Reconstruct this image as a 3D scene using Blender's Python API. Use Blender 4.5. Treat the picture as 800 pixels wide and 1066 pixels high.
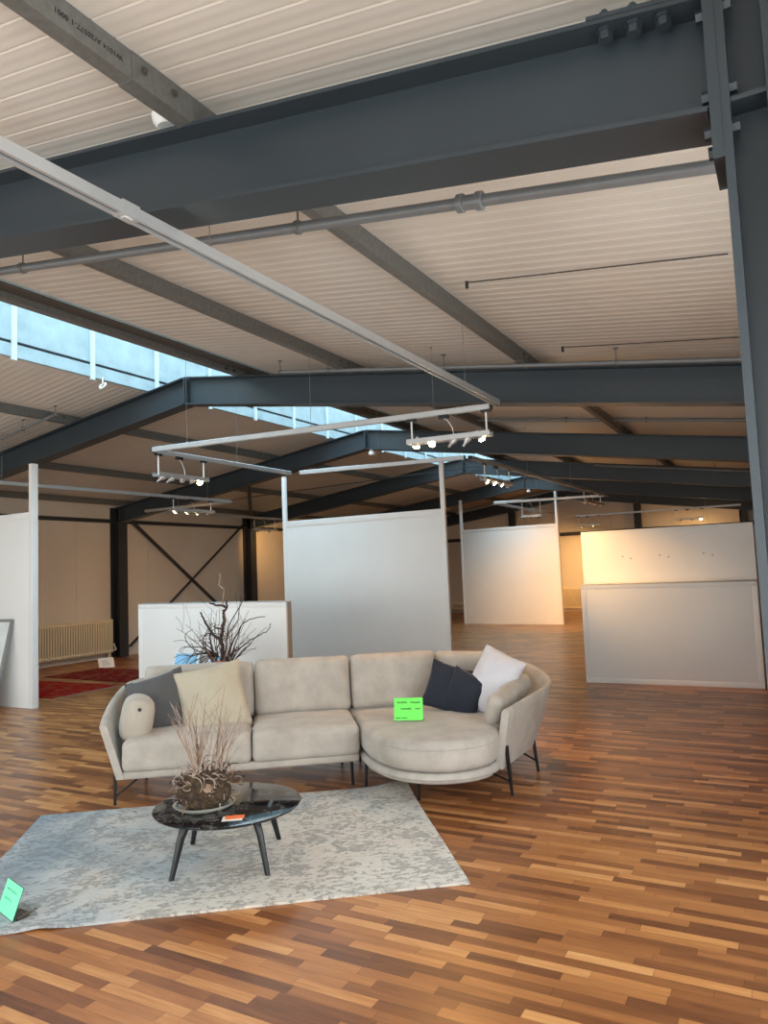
import bpy, bmesh, math, random
from mathutils import Vector, Matrix, noise
random.seed(7)
PI = math.pi
D = bpy.data
for o in list(D.objects): D.objects.remove(o, do_unlink=True)
SC = bpy.context.scene
COL = SC.collection

# ------------------------------------------------------------------ camera
cam_d = D.cameras.new('camera'); cam = D.objects.new('camera', cam_d); COL.objects.link(cam)
YAW, PITCH, ROLL = math.radians(28.8014), math.radians(4.5825), math.radians(-2.2873)
_f = Vector((-math.sin(YAW), math.cos(YAW), 0)); _r = Vector((math.cos(YAW), math.sin(YAW), 0)); _u = Vector((0, 0, 1))
_f2 = _f*math.cos(PITCH) + _u*math.sin(PITCH); _u2 = -_f*math.sin(PITCH) + _u*math.cos(PITCH)
_r3 = _r*math.cos(ROLL) + _u2*math.sin(ROLL); _u3 = -_r*math.sin(ROLL) + _u2*math.cos(ROLL)
cam.matrix_world = Matrix(((_r3.x, _u3.x, -_f2.x, 0), (_r3.y, _u3.y, -_f2.y, 0), (_r3.z, _u3.z, -_f2.z, 1.65), (0, 0, 0, 1)))
cam_d.sensor_fit = 'HORIZONTAL'; cam_d.sensor_width = 36; cam_d.lens = 768.25/800*36
cam_d.clip_start = .05; cam_d.clip_end = 200
SC.camera = cam

# ------------------------------------------------------------------ world, light, exposure
SKY = 5.0
SPOT = 5.0
w = D.worlds.new('daylight'); SC.world = w; w.use_nodes = True
nt = w.node_tree; bg = nt.nodes['Background']
tc = nt.nodes.new('ShaderNodeTexCoord'); sp = nt.nodes.new('ShaderNodeSeparateXYZ'); rp = nt.nodes.new('ShaderNodeValToRGB')
nt.links.new(tc.outputs['Generated'], sp.inputs[0]); nt.links.new(sp.outputs['Z'], rp.inputs[0])
rp.color_ramp.elements[0].position = .48; rp.color_ramp.elements[0].color = (.52, .54, .54, 1)
rp.color_ramp.elements[1].position = .52; rp.color_ramp.elements[1].color = (.76, .89, 1.0, 1)
e_ = rp.color_ramp.elements.new(1.0); e_.color = (.50, .79, 1.0, 1)
nt.links.new(rp.outputs[0], bg.inputs[0]); bg.inputs[1].default_value = SKY
vs = SC.view_settings
vs.view_transform = 'Standard'; vs.look = 'None'; vs.gamma = 1; vs.use_curve_mapping = False
vs.exposure = 0.85

def portal(name, loc, rot, sx, sy):
    l = D.lights.new(name, 'AREA'); l.shape = 'RECTANGLE'; l.size = sx; l.size_y = sy
    o = D.objects.new(name, l); o.location = loc; o.rotation_euler = rot; COL.objects.link(o)
    l.cycles.is_portal = True
portal('window_portal_front', (-6.5, -2.38, 1.55), (PI/2, 0, 0), 13.0, 2.7)      # faces +Y (into the hall)
portal('window_portal_right', (.36, 1.2, 1.55), (PI/2, 0, PI/2), 6.8, 2.7)       # faces -X
portal('skylight_portal', (-6.5, 9.8, 4.27), (0, 0, 0), 1.7, 22.4)

# ------------------------------------------------------------------ materials
def srgb(r, g, b):
    f = lambda c: ((c/255+.055)/1.055)**2.4 if c > 10.3 else c/255/12.92
    return (f(r), f(g), f(b), 1)
class N:
    def __init__(s, name):
        s.m = D.materials.new(name); s.m.use_nodes = True; s.t = s.m.node_tree
        s.p = s.t.nodes['Principled BSDF']; s.out = s.t.nodes['Material Output']
    def n(s, typ, **kw):
        x = s.t.nodes.new('ShaderNode'+typ)
        for k, v in kw.items(): setattr(x, k, v)
        return x
    def l(s, a, b): s.t.links.new(a, b)
    def math(s, op, a, b=None, c=None):
        x = s.n('Math', operation=op)
        for i, v in enumerate((a, b, c)):
            if v is None: continue
            if hasattr(v, 'links'): s.l(v, x.inputs[i])
            else: x.inputs[i].default_value = v
        return x.outputs[0]
    def ramp(s, fac, stops, interp='LINEAR'):
        x = s.n('ValToRGB'); cr = x.color_ramp; cr.interpolation = interp
        cr.elements[0].position, cr.elements[0].color = stops[0]
        cr.elements[1].position, cr.elements[1].color = stops[-1]
        for p, c in stops[1:-1]:
            e = cr.elements.new(p); e.color = c
        s.l(fac, x.inputs[0]); return x.outputs[0]
    def coord(s, kind='Object'): return s.n('TexCoord').outputs[kind]
    def noise(s, vec, scale, detail=3, rough=.55):
        x = s.n('TexNoise'); x.inputs['Scale'].default_value = scale; x.inputs['Detail'].default_value = detail
        x.inputs['Roughness'].default_value = rough
        if vec is not None: s.l(vec, x.inputs['Vector'])
        return x.outputs[0]
    def bump(s, h, strength=.3, dist=.01):
        b = s.n('Bump'); b.inputs['Strength'].default_value = strength; b.inputs['Distance'].default_value = dist
        s.l(h, b.inputs['Height']); s.l(b.outputs[0], s.p.inputs['Normal'])
def mat(name, c, rough=.5, metal=0, var=.12, scale=6, bump=0, bscale=60, bdist=.003, sheen=0, coat=0, spec=None):
    k = N(name); co = k.coord()
    nz = k.noise(co, scale, 4)
    lo = tuple(x*(1-var) for x in c[:3])+(1,); hi = tuple(min(1, x*(1+var)) for x in c[:3])+(1,)
    k.l(k.ramp(nz, [(.3, lo), (.7, hi)]), k.p.inputs['Base Color'])
    k.p.inputs['Roughness'].default_value = rough; k.p.inputs['Metallic'].default_value = metal
    if sheen: k.p.inputs['Sheen Weight'].default_value = sheen; k.p.inputs['Sheen Roughness'].default_value = .4
    if coat: k.p.inputs['Coat Weight'].default_value = coat; k.p.inputs['Coat Roughness'].default_value = .05
    if spec is not None: k.p.inputs['Specular IOR Level'].default_value = spec
    if bump: k.bump(k.noise(co, bscale, 3), bump, bdist)
    return k.m
def emit(name, c, strength):
    k = N(name); k.p.inputs['Base Color'].default_value = c
    k.p.inputs['Emission Color'].default_value = c; k.p.inputs['Emission Strength'].default_value = strength
    return k.m
def thin_glass(name, tint=(1, 1, 1, 1), gl=.08):
    k = N(name); tr = k.n('BsdfTransparent'); tr.inputs[0].default_value = tint
    g = k.n('BsdfGlossy'); g.inputs['Roughness'].default_value = .02
    lw = k.n('LayerWeight'); lw.inputs[0].default_value = .25
    mx = k.n('MixShader'); k.l(k.math('MULTIPLY', lw.outputs['Fresnel'], gl*6), mx.inputs[0])
    k.l(tr.outputs[0], mx.inputs[1]); k.l(g.outputs[0], mx.inputs[2]); k.l(mx.outputs[0], k.out.inputs[0])
    return k.m

M = {}
M['steel'] = mat('blue grey steel paint', srgb(46, 55, 61), .42, 0, .06, 3, .05, 40)
M['galv'] = mat('galvanised steel', srgb(112, 112, 108), .5, .35, .18, 28, .03, 90)
M['galv_dark'] = mat('dark flashing', srgb(80, 74, 68), .6, .1, .1, 10)
M['black_steel'] = mat('dark steel', srgb(44, 46, 50), .5, 0, .1, 4)
M['pipe'] = mat('grey conduit', srgb(120, 124, 126), .45, .3, .06, 8)
M['alu'] = mat('aluminium track', srgb(192, 194, 194), .38, .55, .04, 12)
M['alu_dark'] = mat('track slot', srgb(40, 40, 40), .6)
M['white'] = mat('white paint', srgb(232, 231, 227), .55, 0, .02, 2, .03, 120)
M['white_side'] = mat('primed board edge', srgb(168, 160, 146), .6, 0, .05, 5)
M['panel'] = mat('white display board', srgb(230, 229, 226), .5, 0, .025, 1.3, .03, 200)
M['white_plastic'] = mat('white plastic', srgb(235, 235, 230), .35)
M['black_plastic'] = mat('black plastic', srgb(24, 24, 25), .45)
M['radiator'] = mat('cream radiator enamel', srgb(226, 214, 186), .4, 0, .03, 4)
M['wire'] = mat('steel wire', srgb(150, 150, 148), .4, .6)
M['sky_white'] = mat('pale blue skylight kerb sheet', srgb(154, 176, 184), .45, 0, .14, 5)
M['sky_bar'] = mat('white glazing bar', srgb(196, 212, 218), .4, 0, .05, 5)
M['leg_black'] = mat('black leg', srgb(24, 25, 27), .4, .3)
M['table_wood'] = mat('black stained ash', srgb(19, 21, 24), .35, 0, .3, 14)
M['bulb'] = emit('lit halogen bulb', (1, .66, .30, 1), 40)
M['bulb_off'] = mat('unlit bulb', srgb(200, 200, 195), .1, .4)
M['glass'] = thin_glass('window glass')
M['acrylic'] = thin_glass('clear acrylic', (.96, .98, .97, 1), .12)
M['skyglass'] = thin_glass('opal blue skylight glazing', (.60, .68, .69, 1), .03)
M['green'] = mat('bright green card', srgb(112, 236, 92), .6, 0, .03, 9)
M['mint'] = mat('mint green card', srgb(130, 240, 190), .6, 0, .03, 9)
M['ink'] = mat('dark ink', srgb(40, 70, 40), .7)
M['stamp'] = mat('black stencil ink', srgb(22, 22, 22), .7)
M['paper'] = mat('white card', srgb(238, 232, 224), .6, 0, .02, 5)
M['orange'] = mat('orange sticker', srgb(244, 120, 60), .55, 0, .03, 5)
M['picture_blue'] = mat('pale blue print', srgb(150, 205, 240), .2, 0, .12, 3, coat=.5)
M['pale_print'] = mat('pale print', srgb(222, 226, 224), .3, 0, .06, 4)
M['frame_grey'] = mat('pewter frame', srgb(140, 142, 140), .4, .3)
M['bark'] = mat('dark bark', srgb(62, 46, 40), .8, 0, .35, 30, .5, 80)
M['pale_twig'] = mat('weathered twig', srgb(168, 152, 138), .8, 0, .3, 25)
M['red_twig'] = mat('russet twig', srgb(142, 114, 94), .8, 0, .3, 25)
M['ceramic'] = mat('grey ceramic dish', srgb(176, 174, 164), .3, 0, .06, 6)
M['terracotta'] = mat('orange bead', srgb(196, 84, 48), .5)

def fabric(name, c, var=.10, weave=450, sheen=.25, fold=6):
    k = N(name); co = k.coord()
    nz = k.noise(co, fold, 5, .6)
    lo = tuple(x*(1-var) for x in c[:3])+(1,); hi = tuple(min(1, x*(1+var)) for x in c[:3])+(1,)
    k.l(k.ramp(nz, [(.32, lo), (.68, hi)]), k.p.inputs['Base Color'])
    k.p.inputs['Roughness'].default_value = .85; k.p.inputs['Specular IOR Level'].default_value = .2
    k.p.inputs['Sheen Weight'].default_value = sheen; k.p.inputs['Sheen Roughness'].default_value = .35
    h = k.math('ADD', k.math('MULTIPLY', k.noise(co, weave, 2), .25), k.noise(co, 22, 4))
    k.bump(h, .35, .006)
    return k.m
M['sofa'] = fabric('taupe chenille', srgb(176, 168, 158), .13)
M['f_beige'] = fabric('beige cotton', srgb(184, 174, 154), .05)
M['f_greige'] = fabric('greige linen', srgb(178, 169, 156), .07)
M['f_grey'] = fabric('slate satin', srgb(88, 88, 88), .10, 450, .4)
M['f_dark'] = fabric('charcoal linen', srgb(44, 48, 58), .12)
M['f_white'] = fabric('white cotton', srgb(204, 202, 207), .04)

def mk_ceiling():
    k = N('white ribbed sandwich panel'); co = k.coord()
    nz = k.noise(co, .9, 3)
    k.l(k.ramp(nz, [(.3, srgb(206, 199, 188)), (.7, srgb(218, 212, 202))]), k.p.inputs['Base Color'])
    k.p.inputs['Roughness'].default_value = .36
    sx = k.n('SeparateXYZ'); k.l(co, sx.inputs[0])
    k.bump(k.math('SINE', k.math('MULTIPLY', sx.outputs['Y'], 2*PI/.055)), .12, .004)
    return k.m
M['ceiling'] = mk_ceiling()
def mk_wall(axis):
    k = N('white wall sandwich panel '+axis); co = k.coord(); sx = k.n('SeparateXYZ'); k.l(co, sx.inputs[0])
    nz = k.noise(co, .7, 3)
    k.l(k.ramp(nz, [(.3, srgb(212, 204, 192)), (.7, srgb(222, 215, 204))]), k.p.inputs['Base Color'])
    k.p.inputs['Roughness'].default_value = .36
    k.bump(k.math('SINE', k.math('MULTIPLY', sx.outputs[axis], 2*PI/.1)), .15, .004)
    return k.m
M['wall_y'] = mk_wall('Y'); M['wall_x'] = mk_wall('X')

def mk_parquet():
    k = N('strip parquet'); co = k.coord(); sx = k.n('SeparateXYZ'); k.l(co, sx.inputs[0])
    W, L = .060, .38
    row = k.math('FLOOR', k.math('DIVIDE', sx.outputs['Y'], W))
    wn = k.n('TexWhiteNoise', noise_dimensions='1D'); k.l(row, wn.inputs['W'])
    wn2 = k.n('TexWhiteNoise', noise_dimensions='1D'); k.l(k.math('ADD', row, 411.7), wn2.inputs['W'])
    ln = k.math('MULTIPLY_ADD', wn2.outputs[0], .16, L-.08)
    xs = k.math('ADD', k.math('DIVIDE', sx.outputs['X'], ln), k.math('MULTIPLY', wn.outputs[0], 9.0))
    colm = k.math('FLOOR', xs)
    cmb = k.n('CombineXYZ'); k.l(colm, cmb.inputs[0]); k.l(row, cmb.inputs[1])
    rnd = k.n('TexWhiteNoise', noise_dimensions='2D'); k.l(cmb.outputs[0], rnd.inputs['Vector'])
    # grain: noise stretched along the strip, offset per strip
    off = k.n('CombineXYZ'); k.l(k.math('MULTIPLY', rnd.outputs[0], 37.0), off.inputs[2])
    mp = k.n('Mapping'); mp.inputs['Scale'].default_value = (2.6, 34, 1); k.l(co, mp.inputs[0])
    add = k.n('VectorMath', operation='ADD'); k.l(mp.outputs[0], add.inputs[0]); k.l(off.outputs[0], add.inputs[1])
    g = k.noise(add.outputs[0], 1.5, 5, .6)
    val = k.math('ADD', k.math('MULTIPLY', rnd.outputs[0], .8), k.math('MULTIPLY_ADD', g, .55, -.18))
    c = k.ramp(val, [(.02, srgb(94, 54, 32)), (.25, srgb(124, 74, 42)), (.5, srgb(152, 95, 53)), (.75, srgb(178, 117, 66)), (1.0, srgb(208, 152, 96))])
    fy = k.math('FRACT', k.math('DIVIDE', sx.outputs['Y'], W)); fx = k.math('FRACT', xs)
    ey = k.math('MINIMUM', fy, k.math('SUBTRACT', 1.0, fy)); ex = k.math('MINIMUM', fx, k.math('SUBTRACT', 1.0, fx))
    gap = k.math('MAXIMUM', k.math('LESS_THAN', ey, .016), k.math('LESS_THAN', ex, .0035))
    mx = k.n('MixRGB'); k.l(k.math('MULTIPLY', gap, .55), mx.inputs[0]); k.l(c, mx.inputs[1]); mx.inputs[2].default_value = srgb(58, 32, 20)
    k.l(mx.outputs[0], k.p.inputs['Base Color'])
    k.l(k.math('MULTIPLY_ADD', k.noise(co, 3, 3), .12, .27), k.p.inputs['Roughness'])
    k.p.inputs['Specular IOR Level'].default_value = .45
    k.bump(k.math('MULTIPLY_ADD', gap, -.6, g), .05, .002)
    return k.m
M['floor'] = mk_parquet()

def mk_rug():
    k = N('distressed rug pile'); co = k.coord()
    big = k.noise(co, 1.3, 3, .55); fine = k.noise(co, 60, 3, .7)
    mp = k.n('Mapping'); mp.inputs['Scale'].default_value = (1, 1.5, 1); k.l(co, mp.inputs[0])
    blotch = k.noise(mp.outputs[0], 27, 4, .62); patch = k.noise(co, 4.5, 4, .65)
    sx = k.n('SeparateXYZ'); k.l(co, sx.inputs[0])
    big = k.math('ADD', k.math('MULTIPLY', big, .6), k.math('MULTIPLY_ADD', sx.outputs['X'], .10, k.math('MULTIPLY_ADD', sx.outputs['Y'], -.05, .03)))
    base = k.ramp(big, [(.29, srgb(134, 148, 156)), (.41, srgb(180, 183, 182)), (.54, srgb(202, 193, 180))])
    dk = k.ramp(big, [(.30, srgb(120, 130, 136)), (.54, srgb(142, 138, 130))])
    m = k.ramp(k.math('ADD', k.math('MULTIPLY', patch, .55), k.math('MULTIPLY', blotch, .8)), [(.60, (1, 1, 1, 1)), (.665, (0, 0, 0, 1))])
    mx = k.n('MixRGB'); k.l(k.math('MULTIPLY', m, .72), mx.inputs[0]); k.l(base, mx.inputs[1]); k.l(dk, mx.inputs[2]); c = mx.outputs[0]
    k.l(c, k.p.inputs['Base Color']); k.p.inputs['Roughness'].default_value = .95
    k.p.inputs['Specular IOR Level'].default_value = .1; k.p.inputs['Sheen Weight'].default_value = .2
    k.bump(k.math('ADD', k.math('MULTIPLY', fine, .5), k.math('MULTIPLY_ADD', m, -.5, blotch)), .8, .012)
    return k.m
M['rug'] = mk_rug()
def mk_red_rug(name, base, dark, cream):
    k = N(name); co = k.coord(); v = k.n('TexVoronoi', feature='F1'); v.inputs['Scale'].default_value = 9; k.l(co, v.inputs['Vector'])
    c = k.ramp(k.math('ADD', v.outputs['Distance'], k.math('MULTIPLY', k.noise(co, 30, 2), .25)), [(.12, dark), (.3, base), (.62, base), (.8, cream)])
    k.l(c, k.p.inputs['Base Color']); k.p.inputs['Roughness'].default_value = .95; k.p.inputs['Specular IOR Level'].default_value = .1
    return k.m
M['red_rug'] = mk_red_rug('crimson knotted pile', srgb(150, 18, 22), srgb(70, 8, 16), srgb(150, 70, 40))
M['red_rug_b'] = mk_red_rug('oxblood knotted pile', srgb(116, 20, 22), srgb(40, 10, 16), srgb(128, 76, 56))
def mk_marble():
    k = N('black veined marble'); co = k.coord()
    n1 = k.noise(co, 5, 6, .65); v = k.math('ABSOLUTE', k.math('SUBTRACT', n1, .5))
    k.l(k.ramp(v, [(.0, srgb(120, 118, 114)), (.012, srgb(44, 44, 45)), (.06, srgb(23, 23, 25)), (1, srgb(15, 15, 17))]), k.p.inputs['Base Color'])
    k.p.inputs['Roughness'].default_value = .05; k.p.inputs['Specular IOR Level'].default_value = .38
    return k.m
M['marble'] = mk_marble()
def mk_moss():
    k = N('dry moss and twigs'); co = k.coord()
    k.l(k.ramp(k.noise(co, 40, 5, .7), [(.3, srgb(34, 26, 20)), (.5, srgb(70, 54, 38)), (.7, srgb(106, 88, 58))]), k.p.inputs['Base Color'])
    k.p.inputs['Roughness'].default_value = .95; k.bump(k.noise(co, 70, 4), 1, .02); return k.m
M['moss'] = mk_moss()

# ------------------------------------------------------------------ mesh helpers
def build(name, bm, m, parent=None, smooth=40, loc=None, rot=None):
    me = D.meshes.new(name); bmesh.ops.recalc_face_normals(bm, faces=bm.faces[:]); bm.to_mesh(me); bm.free()
    for mm in (m if isinstance(m, (list, tuple)) else [m]): me.materials.append(mm)
    if smooth:
        for p in me.polygons: p.use_smooth = True
        me.set_sharp_from_angle(angle=math.radians(smooth))
    o = D.objects.new(name, me); COL.objects.link(o)
    if parent: o.parent = parent
    if loc: o.location = loc
    if rot: o.rotation_euler = rot
    return o
def tag(o, label, cat, group=None, kind=None):
    o['label'] = label; o['category'] = cat
    if group: o['group'] = group
    if kind: o['kind'] = kind
    return o
def thing(name, label, cat, loc=(0, 0, 0), rotz=0, group=None):
    o = D.objects.new(name, None); COL.objects.link(o); o.location = loc; o.rotation_euler = (0, 0, rotz)
    o.empty_display_size = .1
    return tag(o, label, cat, group)
def struct(name, bm, m, smooth=0, parent=None):
    o = build(name, bm, m, parent, smooth)
    if not parent: o['kind'] = 'structure'
    return o
def box(bm, x0, x1, y0, y1, z0, z1, bev=0, mat_i=0):
    b = bmesh.new(); bmesh.ops.create_cube(b, size=1)
    for v in b.verts:
        v.co = Vector((x0+(v.co.x+.5)*(x1-x0), y0+(v.co.y+.5)*(y1-y0), z0+(v.co.z+.5)*(z1-z0)))
    if bev: bmesh.ops.bevel(b, geom=b.edges[:], offset=bev, segments=2, affect='EDGES', profile=.6)
    for f in b.faces: f.material_index = mat_i
    merge(bm, b)
def merge(bm, b, mtx=None):
    if mtx is not None: b.transform(mtx)
    me = D.meshes.new('tmp'); b.to_mesh(me); b.free(); bm.from_mesh(me); D.meshes.remove(me)
def frame_to(p, q, up=Vector((0, 0, 1))):
    p, q = Vector(p), Vector(q); z = (q-p).normalized()
    if abs(z.dot(up)) > .99: up = Vector((0, 1, 0))
    x = up.cross(z).normalized(); y = z.cross(x)
    return Matrix(((x.x, y.x, z.x, p.x), (x.y, y.y, z.y, p.y), (x.z, y.z, z.z, p.z), (0, 0, 0, 1))), (q-p).length
def extrude_profile(bm, prof, p, q, up=Vector((0, 0, 1)), cap=True):
    """prof: 2D polygon (side, up) swept from p to q"""
    m, L = frame_to(p, q, up)
    a = [bm.verts.new(m @ Vector((x, y, 0))) for x, y in prof]; b = [bm.verts.new(m @ Vector((x, y, L))) for x, y in prof]
    n = len(prof)
    for i in range(n): bm.faces.new((a[i], a[(i+1) % n], b[(i+1) % n], b[i]))
    if cap: bm.faces.new(a[::-1]); bm.faces.new(b)
def bar(bm, p, q, w, h, up=Vector((0, 0, 1))):
    extrude_profile(bm, [(-w/2, -h/2), (w/2, -h/2), (w/2, h/2), (-w/2, h/2)], p, q, up)
def ibeam(bm, p, q, depth, width, tf=.014, tw=.010, up=Vector((0, 0, 1))):
    d, b = depth/2, width/2; t = tw/2
    extrude_profile(bm, [(-b, -d), (b, -d), (b, -d+tf), (t, -d+tf), (t, d-tf), (b, d-tf), (b, d), (-b, d), (-b, d-tf), (-t, d-tf), (-t, -d+tf), (-b, -d+tf)], p, q, up)
def tube(bm, pts, rad, seg=8, cap=True):
    pts = [Vector(p) for p in pts]; n = len(pts)
    if not isinstance(rad, (list, tuple)): rad = [rad]*n
    rings = []; T = (pts[1]-pts[0]).normalized()
    ref = Vector((0, 0, 1)) if abs(T.z) < .9 else Vector((1, 0, 0))
    X = ref.cross(T).normalized()
    for i in range(n):
        t = ((pts[min(i+1, n-1)]-pts[max(i-1, 0)])).normalized()
        X = (X - t*X.dot(t)).normalized(); Y = t.cross(X)
        rings.append([bm.verts.new(pts[i]+(X*math.cos(2*PI*j/seg)+Y*math.sin(2*PI*j/seg))*rad[i]) for j in range(seg)])
    for i in range(n-1):
        for j in range(seg): bm.faces.new((rings[i][j], rings[i][(j+1) % seg], rings[i+1][(j+1) % seg], rings[i+1][j]))
    if cap: bm.faces.new(rings[0][::-1]); bm.faces.new(rings[-1])
def lathe(bm, prof, seg=32, mtx=Matrix.Identity(4), sx=1, sy=1):
    rings = []
    for r, z in prof:
        if r < 1e-6: rings.append([bm.verts.new(mtx @ Vector((0, 0, z)))]*seg)
        else: rings.append([bm.verts.new(mtx @ Vector((sx*r*math.cos(2*PI*j/seg), sy*r*math.sin(2*PI*j/seg), z))) for j in range(seg)])
    for a, b in zip(rings, rings[1:]):
        for j in range(seg):
            vs_ = []
            for v in (a[j], a[(j+1) % seg], b[(j+1) % seg], b[j]):
                if v not in vs_: vs_.append(v)
            if len(vs_) > 2: bm.faces.new(vs_)
def grid_surf(bm, fn, nu, nv):
    vs_ = [[bm.verts.new(fn(i/nu, j/nv)) for j in range(nv+1)] for i in range(nu+1)]
    for i in range(nu):
        for j in range(nv): bm.faces.new((vs_[i][j], vs_[i+1][j], vs_[i+1][j+1], vs_[i][j+1]))
    return vs_
def rbox(bm, cx, cy, cz, sx, sy, sz, r, n=10, fn=None, mtx=None):
    """rounded box with dense faces; fn(q in -1..1, point)->point adds crown or wrinkles"""
    b = bmesh.new(); h = (sx/2, sy/2, sz/2); R = min(r, *h)
    def axis(H):
        c = [R*(1-math.cos(t*PI/2/3)) for t in range(3)]
        mid = [-(H-R)+2*(H-R)*i/n for i in range(n+1)]
        a = [-H+x for x in c]+mid+[H-x for x in reversed(c)]
        return a
    A = [axis(H) for H in h]; cache = {}
    def vert(p):
        key = tuple(round(x, 5) for x in p)
        if key in cache: return cache[key]
        c = Vector([max(-(h[i]-R), min(h[i]-R, p[i])) for i in range(3)]); e = Vector(p)-c
        if e.length > 1e-9: e = e.normalized()*R
        o = c+e
        if fn: o = fn(Vector((p[0]/h[0], p[1]/h[1], p[2]/h[2])), o)
        v = b.verts.new(o); cache[key] = v; return v
    for ax in range(3):
        i, j = [k for k in range(3) if k != ax]
        for s in (-1, 1):
            for a in range(len(A[i])-1):
                for c in range(len(A[j])-1):
                    P = []
                    for (u, v) in ((a, c), (a+1, c), (a+1, c+1), (a, c+1)):
                        p = [0, 0, 0]; p[ax] = s*h[ax]; p[i] = A[i][u]; p[j] = A[j][v]; P.append(vert(p))
                    if len(set(P)) == 4:
                        try: b.faces.new(P)
                        except ValueError: pass
    m = Matrix.Translation((cx, cy, cz))
    if mtx is not None: m = mtx
    merge(bm, b, m)
def wrk(p, s, a): return (noise.noise(Vector(p)*s))*a

# ------------------------------------------------------------------ dimensions of the hall
XR, XL, XW = -6.64, -13.28, .42        # ridge, left wall, right wall
YF, YB = -2.45, 25.5                   # facade behind the camera, far gable
SL = .1435
FR = [-2.08, 2.34, 7.0, 11.55, 16.09, 20.63, 25.2]
rz = lambda x, apex: apex - SL*abs(x-XR)
DECK = 4.34

# floor
bm = bmesh.new(); box(bm, XL-.2, XW+.2, YF-.2, YB+.2, -.1, 0); struct('floor', bm, M['floor'])
# ceiling: ribbed sandwich panel on both slopes, open along the ridge for the skylight
bm = bmesh.new()
ys = []; y = YF-.1; P = .11
while y < YB+.1:
    ys += [(y, 0), (y+.096, 0), (y+.103, .0045)]; y += P
ys.append((YB+.12, 0))
def slope(xa, xb):
    a = [bm.verts.new((xa, y, rz(xa, DECK)+d)) for y, d in ys]; b = [bm.verts.new((xb, y, rz(xb, DECK)+d)) for y, d in ys]
    for i in range(len(ys)-1): bm.faces.new((a[i], a[i+1], b[i+1], b[i]))
    q = [bm.verts.new((x, y, rz(x, DECK)+.1)) for x, y in ((xa, YF-.1), (xb, YF-.1), (xb, YB+.12), (xa, YB+.12))]; bm.faces.new(q)
SK0, SK1 = -7.46, -5.60
slope(SK1, XW+.15); slope(XL-.2, SK0)
for y0, y1 in ((YF-.1, -1.4), (21.0, YB+.12)):
    for xa, xb in ((SK0, XR), (XR, SK1)):
        for dz in (0, .1):
            bm.faces.new([bm.verts.new((x, y, rz(x, DECK)+dz)) for x, y in ((xa, y0), (xb, y0), (xb, y1), (xa, y1))])
struct('ceiling', bm, M['ceiling'])

# walls with vertical panel joints
def panel_wall(name, m, axis, a0, a1, pos, out, z1=3.75):
    bm = bmesh.new(); pr = []; a = a0
    while a < a1-.001:
        b = min(a+1.0, a1); pr += [(a, 0), (b-.012, 0), (b-.006, .012)]; a = b
    pr.append((a1, 0))
    def pt(a, d, z): return (pos+out*d, a, z) if axis == 'Y' else (a, pos+out*d, z)
    for (a, d), (b, e) in zip(pr, pr[1:]):
        bm.faces.new([bm.verts.new(pt(*t)) for t in ((a, d, 0), (b, e, 0), (b, e, z1), (a, d, z1))])
    q = [bm.verts.new(pt(*t)) for t in ((a0, .15, 0), (a1, .15, 0), (a1, .15, z1), (a0, .15, z1))]; bm.faces.new(q)
    return struct(name, bm, m)
panel_wall('wall_left', M['wall_y'], 'Y', YF, YB, XL, -1, 3.5)
panel_wall('wall_far', M['wall_x'], 'X', XL, XW, YB, 1, 4.45)
panel_wall('wall_right', M['wall_y'], 'Y', 4.7, YB, XW, 1, 3.5)
# front facade and right return: sill, head and posts around real windows
bm = bmesh.new(); box(bm, XL, XW, YF-.12, YF, 0, .18); box(bm, XL, XW, YF-.12, YF, 2.92, 4.45)
for x in [XL+i*(XW-XL)/6 for i in range(7)]: box(bm, max(XL, x-.06), min(XW, x+.06), YF-.12, YF, .18, 2.92)
struct('wall_front', bm, M['white'])
for i in range(6):
    x0, x1 = XL+i*(XW-XL)/6+.06, XL+(i+1)*(XW-XL)/6-.06
    bm = bmesh.new()
    for a in (box(bm, x0, x0+.05, YF-.09, YF-.03, .18, 2.92), box(bm, x1-.05, x1, YF-.09, YF-.03, .18, 2.92), box(bm, x0, x1, YF-.09, YF-.03, .18, .23), box(bm, x0, x1, YF-.09, YF-.03, 2.87, 2.92), box(bm, (x0+x1)/2-.025, (x0+x1)/2+.025, YF-.09, YF-.03, .18, 2.92)): pass
    wf = struct('window_%d' % (i+1), bm, M['steel'])
    bm = bmesh.new(); bm.faces.new([bm.verts.new(t) for t in ((x0, YF-.06, .18), (x1, YF-.06, .18), (x1, YF-.06, 2.92), (x0, YF-.06, 2.92))])
    build('window_pane', bm, M['glass'], wf, 0)
bm = bmesh.new(); box(bm, XW, XW+.12, YF, 4.7, 0, .18); box(bm, XW, XW+.12, YF, 4.7, 2.92, 3.5)
for y in (YF, 1.13, 4.7): box(bm, XW, XW+.12, max(YF, y-.06), min(4.7, y+.06), .18, 2.92)
struct('wall_right_front', bm, M['white'])
for i, (y0, y1) in enumerate(((YF+.06, 1.07), (1.19, 4.64))):
    bm = bmesh.new()
    box(bm, XW+.03, XW+.09, y0, y0+.05, .18, 2.92); box(bm, XW+.03, XW+.09, y1-.05, y1, .18, 2.92); box(bm, XW+.03, XW+.09, y0, y1, .18, .23); box(bm, XW+.03, XW+.09, y0, y1, 2.87, 2.92)
    wf = struct('window_%d' % (7+i), bm, M['steel'])
    bm = bmesh.new(); bm.faces.new([bm.verts.new(t) for t in ((XW+.06, y0, .18), (XW+.06, y1, .18), (XW+.06, y1, 2.92), (XW+.06, y0, 2.92))])
    build('window_pane', bm, M['glass'], wf, 0)

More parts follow.
